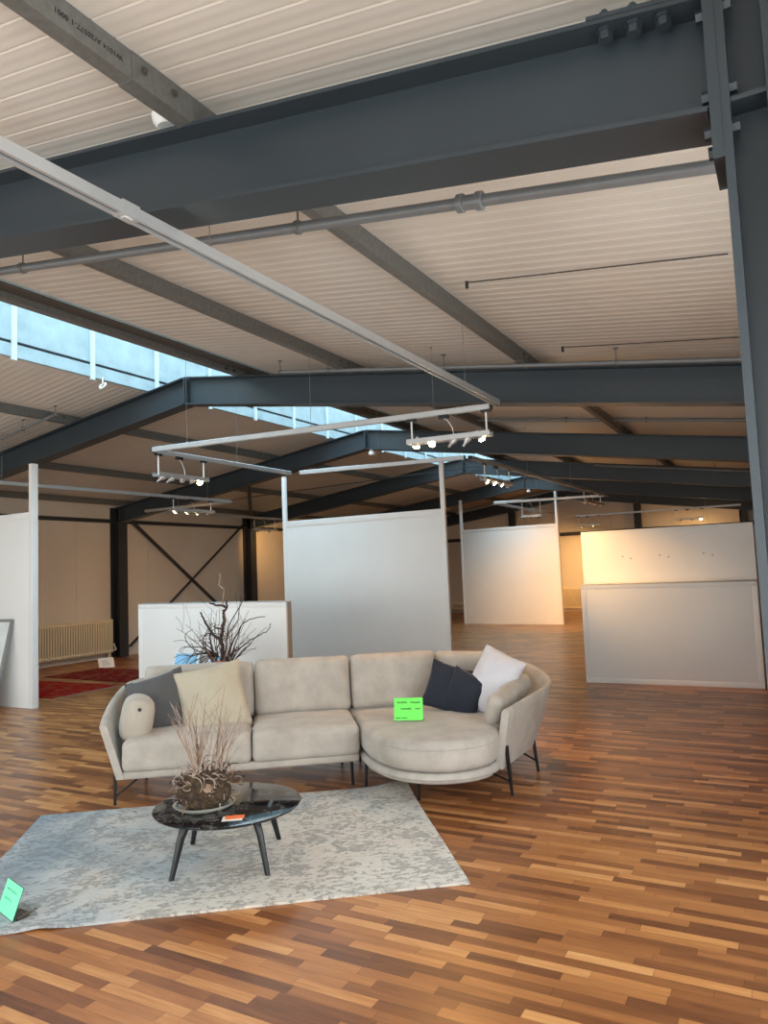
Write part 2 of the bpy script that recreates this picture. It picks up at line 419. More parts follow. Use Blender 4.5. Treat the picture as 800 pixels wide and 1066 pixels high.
# ------------------------------------------------------------------ steel portal frames
ordn = ['behind the viewpoint', 'nearest the viewer, crossing the upper part of the picture', 'second from the viewer, with its kinked ridge under the skylight',
        'third from the viewer, just behind the front spotlight bars', 'fourth from the viewer, above the middle white partition', 'fifth from the viewer, with a lamp under its ridge', 'farthest, standing against the end wall']
for k, Y in enumerate(FR):
    if k == 0: continue
    t = thing('steel_portal_frame', 'blue grey steel roof frame ' + ordn[k], 'steel frame', (XR, Y, 0), 0, 'steel roof frames')
    xr, xl = -.115-XR, XL+.12-XR
    zt, zb = (4.222, 3.865) if k == 1 else (4.222, 3.872)
    cz = (zt+zb)/2
    for sx, xe in ((1, xr), (-1, xl)):
        bm = bmesh.new(); a = Vector((0, 0, cz)); xe2 = xe+.02*sx; b = Vector((xe2, 0, cz-SL*abs(xe2)))
        ibeam(bm, a, b, zt-zb, .2, .016)
        build('rafter', bm, M['steel'], t, 0)
    bm = bmesh.new(); box(bm, -.008, .008, -.095, .095, 3.89, 4.22); build('apex_stiffener', bm, M['steel'], t, 0)
    # right column
    bm = bmesh.new(); ibeam(bm, (xr+.1, 0, 0), (xr+.1, 0, 3.36), .14, .2, .024, .012, up=Vector((1, 0, 0)))
    box(bm, xr+.05, xr+.15, -.09, .09, 2.94, 2.955)
    build('column', bm, M['steel'], t, 0)
    bm = bmesh.new(); box(bm, xr, xr+.03, -.105, .105, 2.78, 3.36); build('end_plate', bm, M['steel'], t, 0)
    if k == 1:
        for bx, bz in ((0, 3.24), (0, 2.99), (0, 2.88)):
            for by in (-.06, .06):
                bm = bmesh.new(); lathe(bm, [(0, 0), (.02, 0), (.02, .02), (0, .02)], 6, frame_to((xr+bx, by, bz), (xr+bx-1, by, bz))[0]); build('bolt', bm, M['steel'], t, 0)
        for bz in (3.25, 3.0, 2.88):
            bm = bmesh.new(); lathe(bm, [(0, 0), (.02, 0), (.02, .02), (0, .02)], 6, frame_to((xr+.054, -.06, bz), (xr+1, -.06, bz))[0]); build('bolt', bm, M['steel'], t, 0)
        bm = bmesh.new()
        za = lambda x: 4.222-SL*abs(x)
        extrude_profile(bm, [(-.1, 0), (.1, 0), (.1, .016), (-.1, .016)], (xr-.33, 0, za(xr-.33)), (xr-.02, 0, za(xr-.02)), Vector((0, 0, 1)))
        build('splice_plate', bm, M['steel'], t, 0)
        for i in range(3):
            x = xr-.279+i*.085
            for side in (-.06, .06):
                bm = bmesh.new(); lathe(bm, [(0, -.05), (.022, -.05), (.022, -.024), (.028, -.024), (.028, -.016), (.01, .0), (.01, .016), (.022, .016), (.022, .036), (.01, .036), (.01, .05), (0, .05)], 6, Matrix.Translation((x, side, za(x)))); build('bolt', bm, M['steel'], t, 0)
    # left column
    bm = bmesh.new(); ibeam(bm, (xl+.03, 0, 0), (xl+.03, 0, 3.3), .28, .24, .014, .01, up=Vector((1, 0, 0))); build('column', bm, M['black_steel'], t, 0)
    if k == 6:
        for x in (-8.66, -4.36, -1.25):
            bm = bmesh.new(); ibeam(bm, (x-XR, 0, 0), (x-XR, 0, rz(x, 3.87)), .2, .2, up=Vector((1, 0, 0))); build('gable_post', bm, M['black_steel'], t, 0)

# ------------------------------------------------------------------ purlins
pl = [(-2.12, 'right slope, nearest the eave, stamped with black numbers'), (-4.15, 'right slope, midway between eave and skylight'),
      (-8.84, 'left slope, below the skylight'), (-10.95, 'left slope, midway down to the left wall'), (-12.9, 'left slope, lowest, along the left wall'), (-.28, 'right slope, hidden low at the right eave')]
for x, txt in pl[:5]:
    sgn = 1 if x > XR else -1; zt = rz(x, 4.22)
    t = thing('roof_purlin', 'galvanised roof purlin on the ' + txt, 'purlin', (x, 0, zt), 0, 'galvanised roof purlins')
    bm = bmesh.new()
    zz = rz(x, DECK)-zt-.002
    extrude_profile(bm, [(-.034, 0), (.034, 0), (.034, zz), (-.034, zz)], (0, YB-.05, 0), (0, YF+.05, 0))
    build('beam', bm, M['galv'], t, 0)
    for Y in FR[1:6]:
        bm = bmesh.new(); box(bm, -.038, .038, Y-.42, Y+.42, -.004, zz-.004); build('splice_sleeve', bm, M['galv'], t, 0)
        for dy in (-.36, -.2, .2):
            bm = bmesh.new()
            lathe(bm, [(0, 0), (.017, 0), (.017, .004), (.011, .004), (.011, .014), (0, .014)], 8, frame_to((.038, Y+dy, zz*.55), (1, Y+dy, zz*.55))[0]); build('bolt', bm, M['galv_dark'], t, 0)
    if x == -2.12:
        cu = D.curves.new('stamp_text', 'FONT'); cu.body = "W1014 A/20577-1 0001"; cu.size = .029; cu.extrude = .0004; cu.space_character = 1.05
        fo = D.objects.new('stamp_text', cu); COL.objects.link(fo); bpy.context.view_layer.update()
        me = D.meshes.new_from_object(fo.evaluated_get(bpy.context.evaluated_depsgraph_get())); D.objects.remove(fo, do_unlink=True)
        o = D.objects.new('stamped_number', me); COL.objects.link(o); me.materials.clear(); me.materials.append(M['stamp']); o.parent = t
        # on the face turned to the eave, written upside down
        o.matrix_local = Matrix(((0, 0, 1, .0355), (-1, 0, 0, 1.878), (0, -1, 0, .062), (0, 0, 0, 1)))
# ridge purlin that carries the skylight kerb
t = thing('roof_purlin', 'broad dark ridge purlin along the right edge of the skylight', 'purlin', (-5.76, 0, rz(-5.76, 4.22)), 0, 'galvanised roof purlins')
bm = bmesh.new(); box(bm, -.04, .05, YF+.05, YB-.05, 0, .115); build('beam', bm, M['galv'], t, 0)
bm = bmesh.new(); box(bm, .05, .19, YF+.05, YB-.05, .06, .098); build('flashing', bm, M['galv_dark'], t, 0)
for Y in FR[1:6]:
    for dy in (-.36, -.22):
        for dz in (.035, .085):
            bm = bmesh.new(); lathe(bm, [(0, 0), (.018, 0), (.018, .012), (0, .012)], 8, frame_to((.05, Y+dy, dz-.01), (1, Y+dy, dz-.01))[0]); build('bolt', bm, M['black_steel'], t, 0)

# ------------------------------------------------------------------ ridge skylight
t = thing('ridge_skylight', 'long glazed ridge skylight glowing pale blue between the two roof slopes', 'skylight', (XR, 0, 4.3))
Y0, Y1 = -1.4, 21.0
bm = bmesh.new(); zl = rz(SK0, DECK)-4.3
box(bm, SK0-XR-.05, SK0-XR, Y0, Y1, zl-.02, zl+.13); box(bm, SK0-XR-.05, SK0-XR, Y0, Y1, zl+.165, zl+.62)
box(bm, SK0-XR-.05, SK0-XR-.03, Y0, Y1, zl+.12, zl+.17, mat_i=1)
build('kerb', bm, [M['sky_white'], M['black_steel']], t, 0)
bm = bmesh.new(); zr_ = rz(SK1, DECK)-4.3; box(bm, SK1-XR, SK1-XR+.05, Y0, Y1, zr_-.02, zr_+.62); build('kerb', bm, M['sky_white'], t, 0)
for yy in (Y0, Y1):
    bm = bmesh.new(); box(bm, SK0-XR, SK1-XR, yy-.03, yy+.03, zl-.02, zl+.62); build('kerb', bm, M['sky_white'], t, 0)
def vault(u):
    x0, x1, z1 = SK0-XR-.03, SK1-XR+.03, zl+.62; P_ = [(x0, z1), ((x0+x1)/2, z1+.25), (x1, z1)]
    k = min(1, int(u*2)); f_ = u*2-k; return Vector((P_[k][0]+(P_[k+1][0]-P_[k][0])*f_, 0, P_[k][1]+(P_[k+1][1]-P_[k][1])*f_))
bm = bmesh.new()
grid_surf(bm, lambda u, v: vault(u)+Vector((0, Y0+(Y1-Y0)*v, 0)), 8, 2)
build('glazing', bm, M['skyglass'], t, 60)
yy = 4.05
ny = 0
while yy < 20.9:
    bm = bmesh.new()
    pts = [vault(i/2)+Vector((0, yy, -.014)) for i in range(3)]
    for p, q in zip(pts, pts[1:]): bar(bm, p, q, .05, .02)
    box(bm, SK0-XR, SK0-XR+.03, yy-.028, yy+.028, zl-.06, zl+.62)
    build('glazing_bar', bm, M['sky_bar'], t, 0)
    yy += 1.06
bm = bmesh.new(); box(bm, -.02, .02, Y0, Y1, zl+.8, zl+.84); build('ridge_bar', bm, M['sky_bar'], t, 0)
for yy in (5.9, 10.4, 14.9):
    bm = bmesh.new(); tube(bm, [(.85, yy, zr_+.1), (.35, yy, zl+.34), (.32, yy, zl+.52)], .014); box(bm, .28, .36, yy-.04, yy+.04, zl+.3, zl+.5); build('opening_motor', bm, M['frame_grey'], t, 0)
# ring shaped handle hanging from the kerb
t = thing('crank_ring', 'white hook ring hanging from the skylight kerb', 'hook ring', (-7.42, 6.3, 4.19))
bm = bmesh.new(); tube(bm, [(0, 0, .03), (0, 0, -.04)], .008)
build('stem', bm, M['white_plastic'], t)
bm = bmesh.new(); tube(bm, [(.045*math.cos(a), .045*math.sin(a)*.6, -.08+.045*math.sin(a)*.8) for a in [2*PI*i/20 for i in range(21)]], .011, 8); build('ring', bm, M['white_plastic'], t)

# ------------------------------------------------------------------ girts and wind bracing on the left wall
bm = bmesh.new(); box(bm, XL+.005, XL+.09, YF+.1, YB-.1, 2.96, 3.04)
tag(build('wall_girt', bm, M['black_steel'], None, 0), 'dark horizontal steel rail running along the top of the left wall', 'wall rail')
bm = bmesh.new(); box(bm, XL+.4, XW-.2, YB-.12, YB-.02, 2.62, 2.74)
tag(build('wall_girt', bm, M['black_steel'], None, 0), 'dark horizontal steel rail across the far end wall', 'wall rail')
t = thing('wind_brace', 'black diagonal steel cross brace on the left wall between two dark columns', 'cross brace', (XL+.17, 13.8, 0))
bm = bmesh.new(); bar(bm, (.03, -1.98, 3.05), (.03, 2.0, .16), .012, .14, Vector((1, 0, 0))); build('diagonal', bm, M['black_steel'], t, 0)
bm = bmesh.new(); bar(bm, (0, 2.05, 3.1), (0, -2.0, .2), .012, .09, Vector((1, 0, 0))); build('diagonal', bm, M['black_steel'], t, 0)
for (x0, y0, z0), (x1, y1, z1), txt in [((XL+.3, 11.6, 3.15), (XR+.4, 16.0, 4.0), 'black slanting wind brace under the left roof slope, rising towards the ridge'), ((XL+.3, 16.0, 3.15), (-9.5, 11.65, 3.72), 'black slanting wind brace under the left roof slope, rising towards the second frame')]:
    bm = bmesh.new(); bar(bm, (x0, y0, z0), (x1, y1, z1), .09, .012); tag(build('roof_brace', bm, M['black_steel'], None, 0), txt, 'roof brace')

# ------------------------------------------------------------------ conduits along the roof slopes
def conduit(txt, p, q, r, clamps, couple=(), cap_end=False):
    p, q = Vector(p), Vector(q)
    t = thing('ceiling_conduit', txt, 'pipe', p, 0, 'grey pipes under the roof')
    d = q-p
    bm = bmesh.new(); tube(bm, [(0, 0, 0), d], r, 12); build('pipe', bm, M['pipe'], t)
    for c in clamps:
        o = d*c; X = (p+o).x
        bm = bmesh.new(); tube(bm, [o-d.normalized()*.012, o+d.normalized()*.012], r+.008, 12)
        top = rz(X, DECK)-p.z
        tube(bm, [o, Vector((o.x, o.y, top))], .005, 6); box(bm, o.x-.02, o.x+.02, o.y-.015, o.y+.015, top-.012, top)
        build('hanger_clip', bm, M['galv'], t)
    for c in couple:
        o = d*c; n = d.normalized(); bm = bmesh.new(); tube(bm, [o-n*.06, o-n*.058, o-n*.03, o-n*.028, o+n*.028, o+n*.03, o+n*.058, o+n*.06], [r+.002, r+.014, r+.014, r+.006, r+.006, r+.014, r+.014, r+.002], 12)
        build('coupling', bm, M['pipe'], t)
conduit('grey pipe just behind the nearest roof frame, with a coupling', (-.13, 2.9, 3.085), (-4.9, 2.9, 3.765), .026, (.395, .84), (.205,))
conduit('grey pipe along the top of the second roof frame', (-.2, 6.72, 3.275), (-5.0, 6.72, 3.97), .022, (.22, .57, .86, .995))
conduit('grey pipe hanging between the second and third roof frames', (-.2, 10.6, 3.39), (-4.3, 10.6, 3.95), .022, (.35, .62))
conduit('grey pipe hanging between the third and fourth roof frames', (-.2, 15.1, 3.16), (-3.4, 15.1, 3.62), .022, (.3, .62))
conduit('grey pipe on the left slope ending in a white cap near the second frame', (-8.55, 6.5, 3.94), (-12.8, 6.5, 3.3), .022, (.01, .17, .6))
conduit('brown-lit pipe on the left slope between the second and third frames', (-10.2, 10.5, 3.9), (-13.1, 10.5, 3.45), .022, (.3, .7))

CABLES = [('thin dark cable under the right roof slope before the second frame', (-1.86, 4.72, rz(-1.86, DECK)-.012), (-.2, 4.63, rz(-.2, DECK)-.012)), ('thin dark cable just above the second roof frame at the right', (-1.7, 6.6, rz(-1.7, DECK)-.012), (-.2, 6.5, rz(-.2, DECK)-.012))]
for txt, p, q in CABLES:
    bm = bmesh.new(); tube(bm, [p, q], .004, 6); lathe(bm, [(0, -.04), (.012, -.04), (.012, .008), (0, .008)], 8, Matrix.Translation(p)); tag(build('ceiling_cable', bm, M['alu_dark']), txt, 'cable', None)

# ------------------------------------------------------------------ hanging track rails
ZR = 3.15
def track(txt, p, q, wires, w=.055, h=.055):
    p = Vector((p[0], p[1], ZR)); q = Vector((q[0], q[1], ZR)); d = q-p
    t = thing('ceiling_track', txt, 'track rail', p, 0, 'hanging light tracks')
    bm = bmesh.new()
    extrude_profile(bm, [(-w/2, -h/2), (-.012, -h/2), (-.012, -h/2+.02), (.012, -h/2+.02), (.012, -h/2), (w/2, -h/2), (w/2, -.006), (w/2-.005, 0), (w/2, .006), (w/2, h/2-.006), (w/2-.01, h/2), (-w/2+.01, h/2), (-w/2, h/2-.006)], (0, 0, 0), d)
    build('rail', bm, M['alu'], t, 0)
    n = d.normalized()
    for s, o in ((-1, Vector()), (1, d)):
        bm = bmesh.new(); bar(bm, o, o+n*s*.02, w*.95, h*.95); build('end_cap', bm, M['black_plastic'], t, 0)
    bm = bmesh.new(); bar(bm, n*.01+Vector((0, 0, -h/2+.014)), d-n*.01+Vector((0, 0, -h/2+.014)), .022, .004); build('conductor_slot', bm, M['alu_dark'], t, 0)
    if 'rug' in txt:
        o = d*.43; bm = bmesh.new(); bar(bm, o-n*.045, o+n*.045, w*1.06, h*1.06); bar(bm, o-n*.02+Vector((0, 0, -h/2)), o+n*.02+Vector((0, 0, -h/2)), .026, .014); build('joint_connector', bm, M['alu'], t, 0)
    for c in wires:
        o = d*c; X = p.x+o.x; top = rz(X, DECK)-ZR
        bm = bmesh.new(); tube(bm, [o+Vector((0, 0, h/2)), Vector((o.x, o.y, top))], .0022, 5)
        lathe(bm, [(0, 0), (.014, .002), (.012, .012), (0, .014)], 8, Matrix.Translation((o.x, o.y, h/2))); lathe(bm, [(0, -.02), (.01, -.02), (.01, 0), (0, 0)], 8, Matrix.Translation((o.x, o.y, top)))
        build('suspension_wire', bm, M['wire'], t)
track('long grey track running from the viewer into the hall over the rug', (-2.27, -1.2), (-2.27, 6.37), (.495, .9))
track('white-lit cross track in front of the second roof frame ridge', (-6.35, 6.10), (-2.38, 6.47), (.12, .52, .86))
track('brownish track leading back from the cross track to the middle partition', (-6.42, 6.2), (-6.42, 8.84), (.55,))
track('white-lit cross track over the top of the middle white partition', (-6.28, 8.9), (-3.82, 9.27), (.5,))
track('brown track leading back from the middle partition into the hall', (-3.76, 9.35), (-3.55, 17.0), (.3, .62))
track('track over the left partition running back along the left wall', (-10.05, 5.0), (-9.66, 11.3), (.26, .9))
track('short cross track beyond the left partition', (-12.15, 11.42), (-9.72, 11.36), (.4,))
track('dim track along the left wall behind the cross brace', (-12.2, 11.5), (-11.94, 16.3), (.5,))
track('thin cross track above the rear partition', (-6.05, 16.4), (-3.62, 16.87), (.4,))
track('brown track leading back above the rear partition', (-6.1, 16.5), (-6.1, 21.5), (.5,))
track('thin cross track far behind above the low right-hand partition', (-5.96, 23.5), (-1.2, 23.5), (.4, .8))

# ------------------------------------------------------------------ spotlight bars
def lamp(parent, pos, aim, lit, energy=30, size=70, down=True):
    pos = Vector(pos); d = Vector(aim).normalized()
    bm = bmesh.new()
    m = frame_to(pos-d*.03, pos+d)[0]
    lathe(bm, [(0, -.05), (.012, -.05), (.013, -.02), (.02, 0), (.034, .03), (.038, .045), (.036, .045), (.03, .03), (.012, .008), (0, .006)], 16, m)
    tube(bm, [pos-d*.05, pos-d*.05+Vector((0, 0, .03)) if d.z > -.7 else pos-d*.07], .006)
    o = build('lamp_head', bm, M['alu'], parent)
    bm = bmesh.new(); lathe(bm, [(0, .0), (.018, .008), (.032, .03), (.034, .05), (.024, .062), (0, .066)], 14, m)
    build('bulb', bm, M['bulb'] if lit else M['bulb_off'], o)
    if lit and energy:
        l = D.lights.new('spot_light', 'SPOT'); l.energy = energy*SPOT; l.color = (1, .54, .19); l.spot_size = math.radians(size); l.spot_blend = .9; l.shadow_soft_size = .035
        lo = D.objects.new('spot_light', l); COL.objects.link(lo)
        mm = frame_to(pos+d*.035, pos+d)[0]
        lo.matrix_local = mm @ Matrix.Rotation(PI, 4, 'X'); lo.parent = o
def spot_bar(txt, p, q, drop, lamps):
    """p, q: ends of the trough under the rail (x, y); lamps: (fraction, aim, lit, energy, size)"""
    z = ZR-drop; P = Vector((p[0], p[1], z)); Q = Vector((q[0], q[1], z)); d = Q-P; n = d.normalized(); s = Vector((-n.y, n.x, 0))
    t = thing('spotlight_bar', txt, 'spotlight bar', P, 0, 'spotlight bars under the tracks')
    bm = bmesh.new(); w, h = .055, .024
    extrude_profile(bm, [(-w, -h), (w, -h), (w, h), (w-.006, h), (w-.006, -h+.006), (-w+.006, -h+.006), (-w+.006, h), (-w, h)], (0, 0, 0), d); build('trough', bm, M['alu'], t, 0)
    for c in (.05, .95):
        o = d*c; bm = bmesh.new(); tube(bm, [o, o+Vector((0, 0, drop-.05))], .009, 10); build('hanger_rod', bm, M['white_plastic'], t)
        bm = bmesh.new(); bar(bm, o-n*.05+Vector((0, 0, drop-.04)), o+n*.05+Vector((0, 0, drop-.04)), .03, .024); build('track_adapter', bm, M['black_plastic'], t, 0)
    o = d*.45; bm = bmesh.new(); bar(bm, o-n*.05+Vector((0, 0, drop-.045)), o+n*.05+Vector((0, 0, drop-.045)), .035, .035); build('track_adapter', bm, M['black_plastic'], t, 0)
    bm = bmesh.new(); tube(bm, [o+Vector((0, 0, drop-.06)), o+n*.03+Vector((0, 0, drop*.7)), o+n*.08+Vector((0, 0, drop*.4)), o+n*.1+Vector((0, 0, .0))], .004, 6); build('cable', bm, M['white_plastic'], t)
    for c, aim, lit, en, sz in lamps:
        lamp(t, d*c + Vector((0, 0, -.03)), aim, lit, en, sz)
dn = Vector((0, 0, -1))
spot_bar('spotlight bar with two glowing bulbs under the front cross track, right of centre', (-3.22, 6.41), (-2.38, 6.47), .255,
    [(.1, (-.2, .1, -1), True, 14, 90), (.3, (-.15, -.75, -.65), True, 10, 110), (.55, (.3, .4, .6), False, 0, 0), (.72, (.4, .2, .7), False, 0, 0), (.88, (.5, .1, -1), True, 14, 90)])
spot_bar('mostly unlit spotlight bar with tilted heads under the brownish track, left of centre', (-6.4, 6.18), (-6.4, 7.02), .27,
    [(.12, (.5, .5, .6), False, 0, 0), (.3, (.5, .6, .6), False, 0, 0), (.5, (.7, -.2, -.5), False, 0, 0), (.7, (.7, -.4, .2), False, 0, 0), (.86, (.6, -.3, -.7), True, 10, 90)])
spot_bar('spotlight bar with four lit bulbs under the left track, above the red rugs', (-9.73, 9.75), (-9.69, 10.8), .235,
    [(.1, (-.6, -.4, -.7), True, 7, 90), (.38, (-1, .1, -.55), True, 8, 100), (.62, (-.8, .5, -.8), True, 7, 90), (.88, (-1, .8, -.4), True, 8, 100)])
spot_bar('spotlight bar with four bright bulbs behind the middle partition', (-3.75, 9.78), (-3.72, 10.85), .245,
    [(.1, (1.75, .86, -1.55), True, 34, 48), (.36, (1.6, .62, -1.5), True, 10, 60), (.6, (.6, 1, -.8), True, 16, 90), (.88, (-.3, 1, -.5), True, 16, 90)])
spot_bar('small spotlight bar with two lit bulbs at the far end of the brown track', (-3.62, 14.95), (-3.58, 16.4), .24,
    [(.2, (-.42, 1, -.36), True, 130, 50), (.75, (-.45, 1, -.55), True, 90, 70)])
spot_bar('small unlit spotlight bar above the rear partition', (-5.45, 16.54), (-5.0, 16.62), .36,
    [(.15, (-.6, -.3, -.4), False, 0, 0), (.5, (.3, -.5, .6), False, 0, 0), (.85, (.6, -.3, -.4), False, 0, 0)])
spot_bar('spotlight bar against the far end wall above the low right-hand partition', (-3.0, 23.46), (-2.2, 23.46), .3,
    [(.2, (-.4, 1, -.5), True, 12, 110), (.6, (.2, 1, -.5), True, 12, 110), (.9, (0, -.3, -1), True, 14, 110)])
spot_bar('spotlight bar against the far end wall beside the rear partition', (-5.9, 23.46), (-5.2, 23.46), .3,
    [(.2, (-.7, 1, -.9), True, 26, 100), (.7, (-.5, 1, -1.0), True, 26, 100)])
spot_bar('spotlight bar on the dim track along the left wall', (-12.03, 14.9), (-11.99, 15.8), .3,
    [(.2, (-1, .2, -.5), False, 0, 0), (.7, (-1, 1.5, -.45), True, 24, 100)])

# sensors under the ridges
for Y, txt in ((11.55, 'white dome sensor under the ridge of the third roof frame'), (20.63, 'white dome sensor under the ridge of the fifth roof frame')):
    bm = bmesh.new(); lathe(bm, [(0, 0), (.03, 0), (.032, -.03), (.055, -.045), (.062, -.075), (.05, -.1), (0, -.105)], 20, Matrix.Translation((XR+.1, Y-.03, 3.856)))
    tag(build('ceiling_sensor', bm, M['white_plastic']), txt, 'sensor', 'ceiling sensors')
bm = bmesh.new(); lathe(bm, [(0, -.055), (.05, -.055), (.07, -.03), (.075, 0), (0, 0)], 24, Matrix.Translation((-2.30, 2.33, rz(-2.30, DECK))))
tag(build('ceiling_sensor', bm, M['white_plastic']), 'white round sensor on the ceiling above the nearest roof frame', 'sensor', 'ceiling sensors')
# ------------------------------------------------------------------ display partitions
def partition(txt, x0, x1, Y, H, post_h, left_post=True, right_post=True, yaw=0, T=.1):
    cx = (x0+x1)/2; t = thing('display_partition', txt, 'partition wall', (cx, Y, 0), yaw, 'white display partitions')
    a, b = x0-cx, x1-cx; pw = .062
    bm = bmesh.new(); box(bm, a+pw, b-pw, .008, T-.008, 0, H-.09, .002); build('board', bm, M['panel'], t, 30)
    bm = bmesh.new(); box(bm, a+pw, b-pw, 0, T, H-.09, H, .004); build('top_rail', bm, M['panel'], t, 30)
    for on, xa in ((left_post, a), (right_post, b-pw)):
        bm = bmesh.new(); box(bm, xa, xa+pw, 0, T, 0, post_h if on else H, .003); build('post', bm, M['panel'], t, 30)
    return t
partition('tall white partition behind the sofa, with two posts rising to a track', -7.0, -4.2, 9.4, 2.49, 3.2, T=.05)
partition('white partition at the left edge of the picture with one tall post and a leaning frame', -12.5, -9.06, 6.48, 2.65, 3.32, False, True)
partition('white partition in the rear right of centre, warmly lit at its lower edge', -8.68, -5.61, 20.3, 2.78, 3.68, yaw=-.10)

# low box wall behind the sofa and low right-hand wall
def low_wall(txt, x0, x1, Y, H, T, frame=.07):
    cx = (x0+x1)/2; t = thing('low_display_wall', txt, 'low wall', (cx, Y, 0)); a, b = x0-cx, x1-cx
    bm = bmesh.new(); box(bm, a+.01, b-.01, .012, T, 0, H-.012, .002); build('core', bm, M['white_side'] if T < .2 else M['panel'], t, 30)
    bm = bmesh.new(); box(bm, a+frame, b-frame, .001, .016, frame, H-frame, .002); build('front_board', bm, M['panel'], t, 30)
    bm = bmesh.new()
    box(bm, a, b, 0, .03, H-frame, H, .003); box(bm, a, b, 0, .03, 0, frame, .003); box(bm, a, a+frame, 0, .03, frame, H-frame, .003); box(bm, b-frame, b, 0, .03, frame, H-frame, .003)
    build('edge_trim', bm, M['panel'], t, 30)
    bm = bmesh.new(); box(bm, a, b, .0, T+.005, H-.012, H, .003); build('cap', bm, M['panel'], t, 30)
    return t
low_wall('low white wall directly behind the sofa, with branches and a picture before it', -7.61, -5.2, 7.0, 1.35, .12)
low_wall('low white wall at the right in front of a taller yellow-lit panel', -2.64, -.42, 10.45, 1.35, .3)
t = thing('display_partition', 'white panel glowing yellow from a spotlight, standing behind the low right-hand wall', 'partition wall', (-1.55, 10.8, 0), 0, 'white display partitions')
bm = bmesh.new(); box(bm, -1.13, 1.12, 0, .08, 0, 2.1, .004); build('board', bm, M['panel'], t, 30)
bm = bmesh.new()
for x in (-.56, -.06, .5):
    for dx, dz in ((0, 0), (.11, -.03)): lathe(bm, [(0, 0), (.012, 0), (.008, .004), (0, .004)], 8, frame_to((x+dx, 0, 1.72+dz), (x+dx, -1, 1.72+dz))[0])
build('nail_hole', bm, M['white_side'], t)

# ------------------------------------------------------------------ radiators
def radiator(txt, loc, rot, L, H=.72):
    t = thing('radiator', txt, 'radiator', loc, rot, 'cream radiators')
    n = int(L/.06)
    bm = bmesh.new()
    for i in range(n):
        x = -L/2+(i+.5)*L/n; box(bm, x-.017, x+.017, -.035, .035, .12, .12+H, .008)
    build('fins', bm, M['radiator'], t, 30)
    bm = bmesh.new(); box(bm, -L/2, L/2, -.025, .025, .14, .19, .01); box(bm, -L/2, L/2, -.025, .025, .06+H, .11+H, .01); build('header_pipe', bm, M['radiator'], t, 30)
    for x in (-L/2+.1, L/2-.1):
        bm = bmesh.new(); box(bm, x-.02, x+.02, -.03, .03, 0, .14, .004); build('foot', bm, M['radiator'], t, 30)
    bm = bmesh.new(); tube(bm, [(L/2, 0, .16), (L/2+.08, 0, .16), (L/2+.08, .05, .3)], .014); lathe(bm, [(0, 0), (.025, 0), (.025, .06), (0, .06)], 12, Matrix.Translation((L/2+.08, 0, .16))); build('valve', bm, M['white_plastic'], t)
radiator('long cream radiator on the left wall beside the red rugs', (XL+.12, 10.0, 0), PI/2, 2.75)
radiator('cream radiator on the left wall behind the low white wall', (XL+.12, 13.7, 0), PI/2, 2.6, .30)
radiator('cream radiator on the far wall seen between two white partitions', (-6.5, YB-.1, 0), 0, 2.4)
radiator('low cream heater on the far wall seen beside the middle partition', (-10.2, YB-.1, 0), 0, 3.0, .26)

# ------------------------------------------------------------------ floor things at the left wall
def flat_rug(name, txt, pts, m, th=.012):
    bm = bmesh.new(); a = [bm.verts.new((x, y, 0.001)) for x, y in pts]; b = [bm.verts.new((x, y, th)) for x, y in pts]
    bm.faces.new(b); bm.faces.new(a[::-1])
    for i in range(4): bm.faces.new((a[i], a[(i+1) % 4], b[(i+1) % 4], b[i]))
    return bm
def oriental(txt, c, ang, L, W, m):
    t = thing('oriental_rug', txt, 'rug', (c[0], c[1], 0), ang, 'red oriental rugs')
    bm = flat_rug('', '', [(-L/2, -W/2), (L/2, -W/2), (L/2, W/2), (-L/2, W/2)], m); build('pile', bm, m, t, 0)
    for s in (-1, 1):
        bm = bmesh.new()
        for i in range(40):
            y = -W/2+(i+.5)*W/40; bar(bm, (s*L/2, y, .004), (s*(L/2+.05), y+random.uniform(-.01, .01), .003), .012, .003)
        o = build('fringe', bm, M['pale_twig'], t, 0)
oriental('bright red oriental rug nearer the viewer at the left partition post', (-10.6, 7.75), math.radians(1), 2.1, 1.25, M['red_rug'])
oriental('darker red oriental rug lying behind, next to the radiator', (-10.65, 9.3), math.radians(-2), 2.4, 1.22, M['red_rug_b'])
t = thing('card_stand', 'small white price card standing on the floor before the left radiator', 'sign card', (-11.8, 10.06, 0), math.radians(70))
bm = bmesh.new(); m_ = Matrix.Rotation(math.radians(-25), 4, 'X'); b2 = bmesh.new(); box(b2, -.15, .15, -.004, .004, 0, .2, .001); merge(bm, b2, m_); build('card', bm, M['paper'], t, 0)
bm = bmesh.new(); b2 = bmesh.new()
for i in range(4): box(b2, -.08, .08-.02*i, -.0055, -.0045, .05+.03*i, .058+.03*i)
merge(bm, b2, m_); build('printed_lines', bm, M['frame_grey'], t, 0)
bm = bmesh.new(); bar(bm, (0, .08, .15), (0, .15, 0), .05, .004, Vector((1, 0, 0))); build('strut', bm, M['paper'], t, 0)
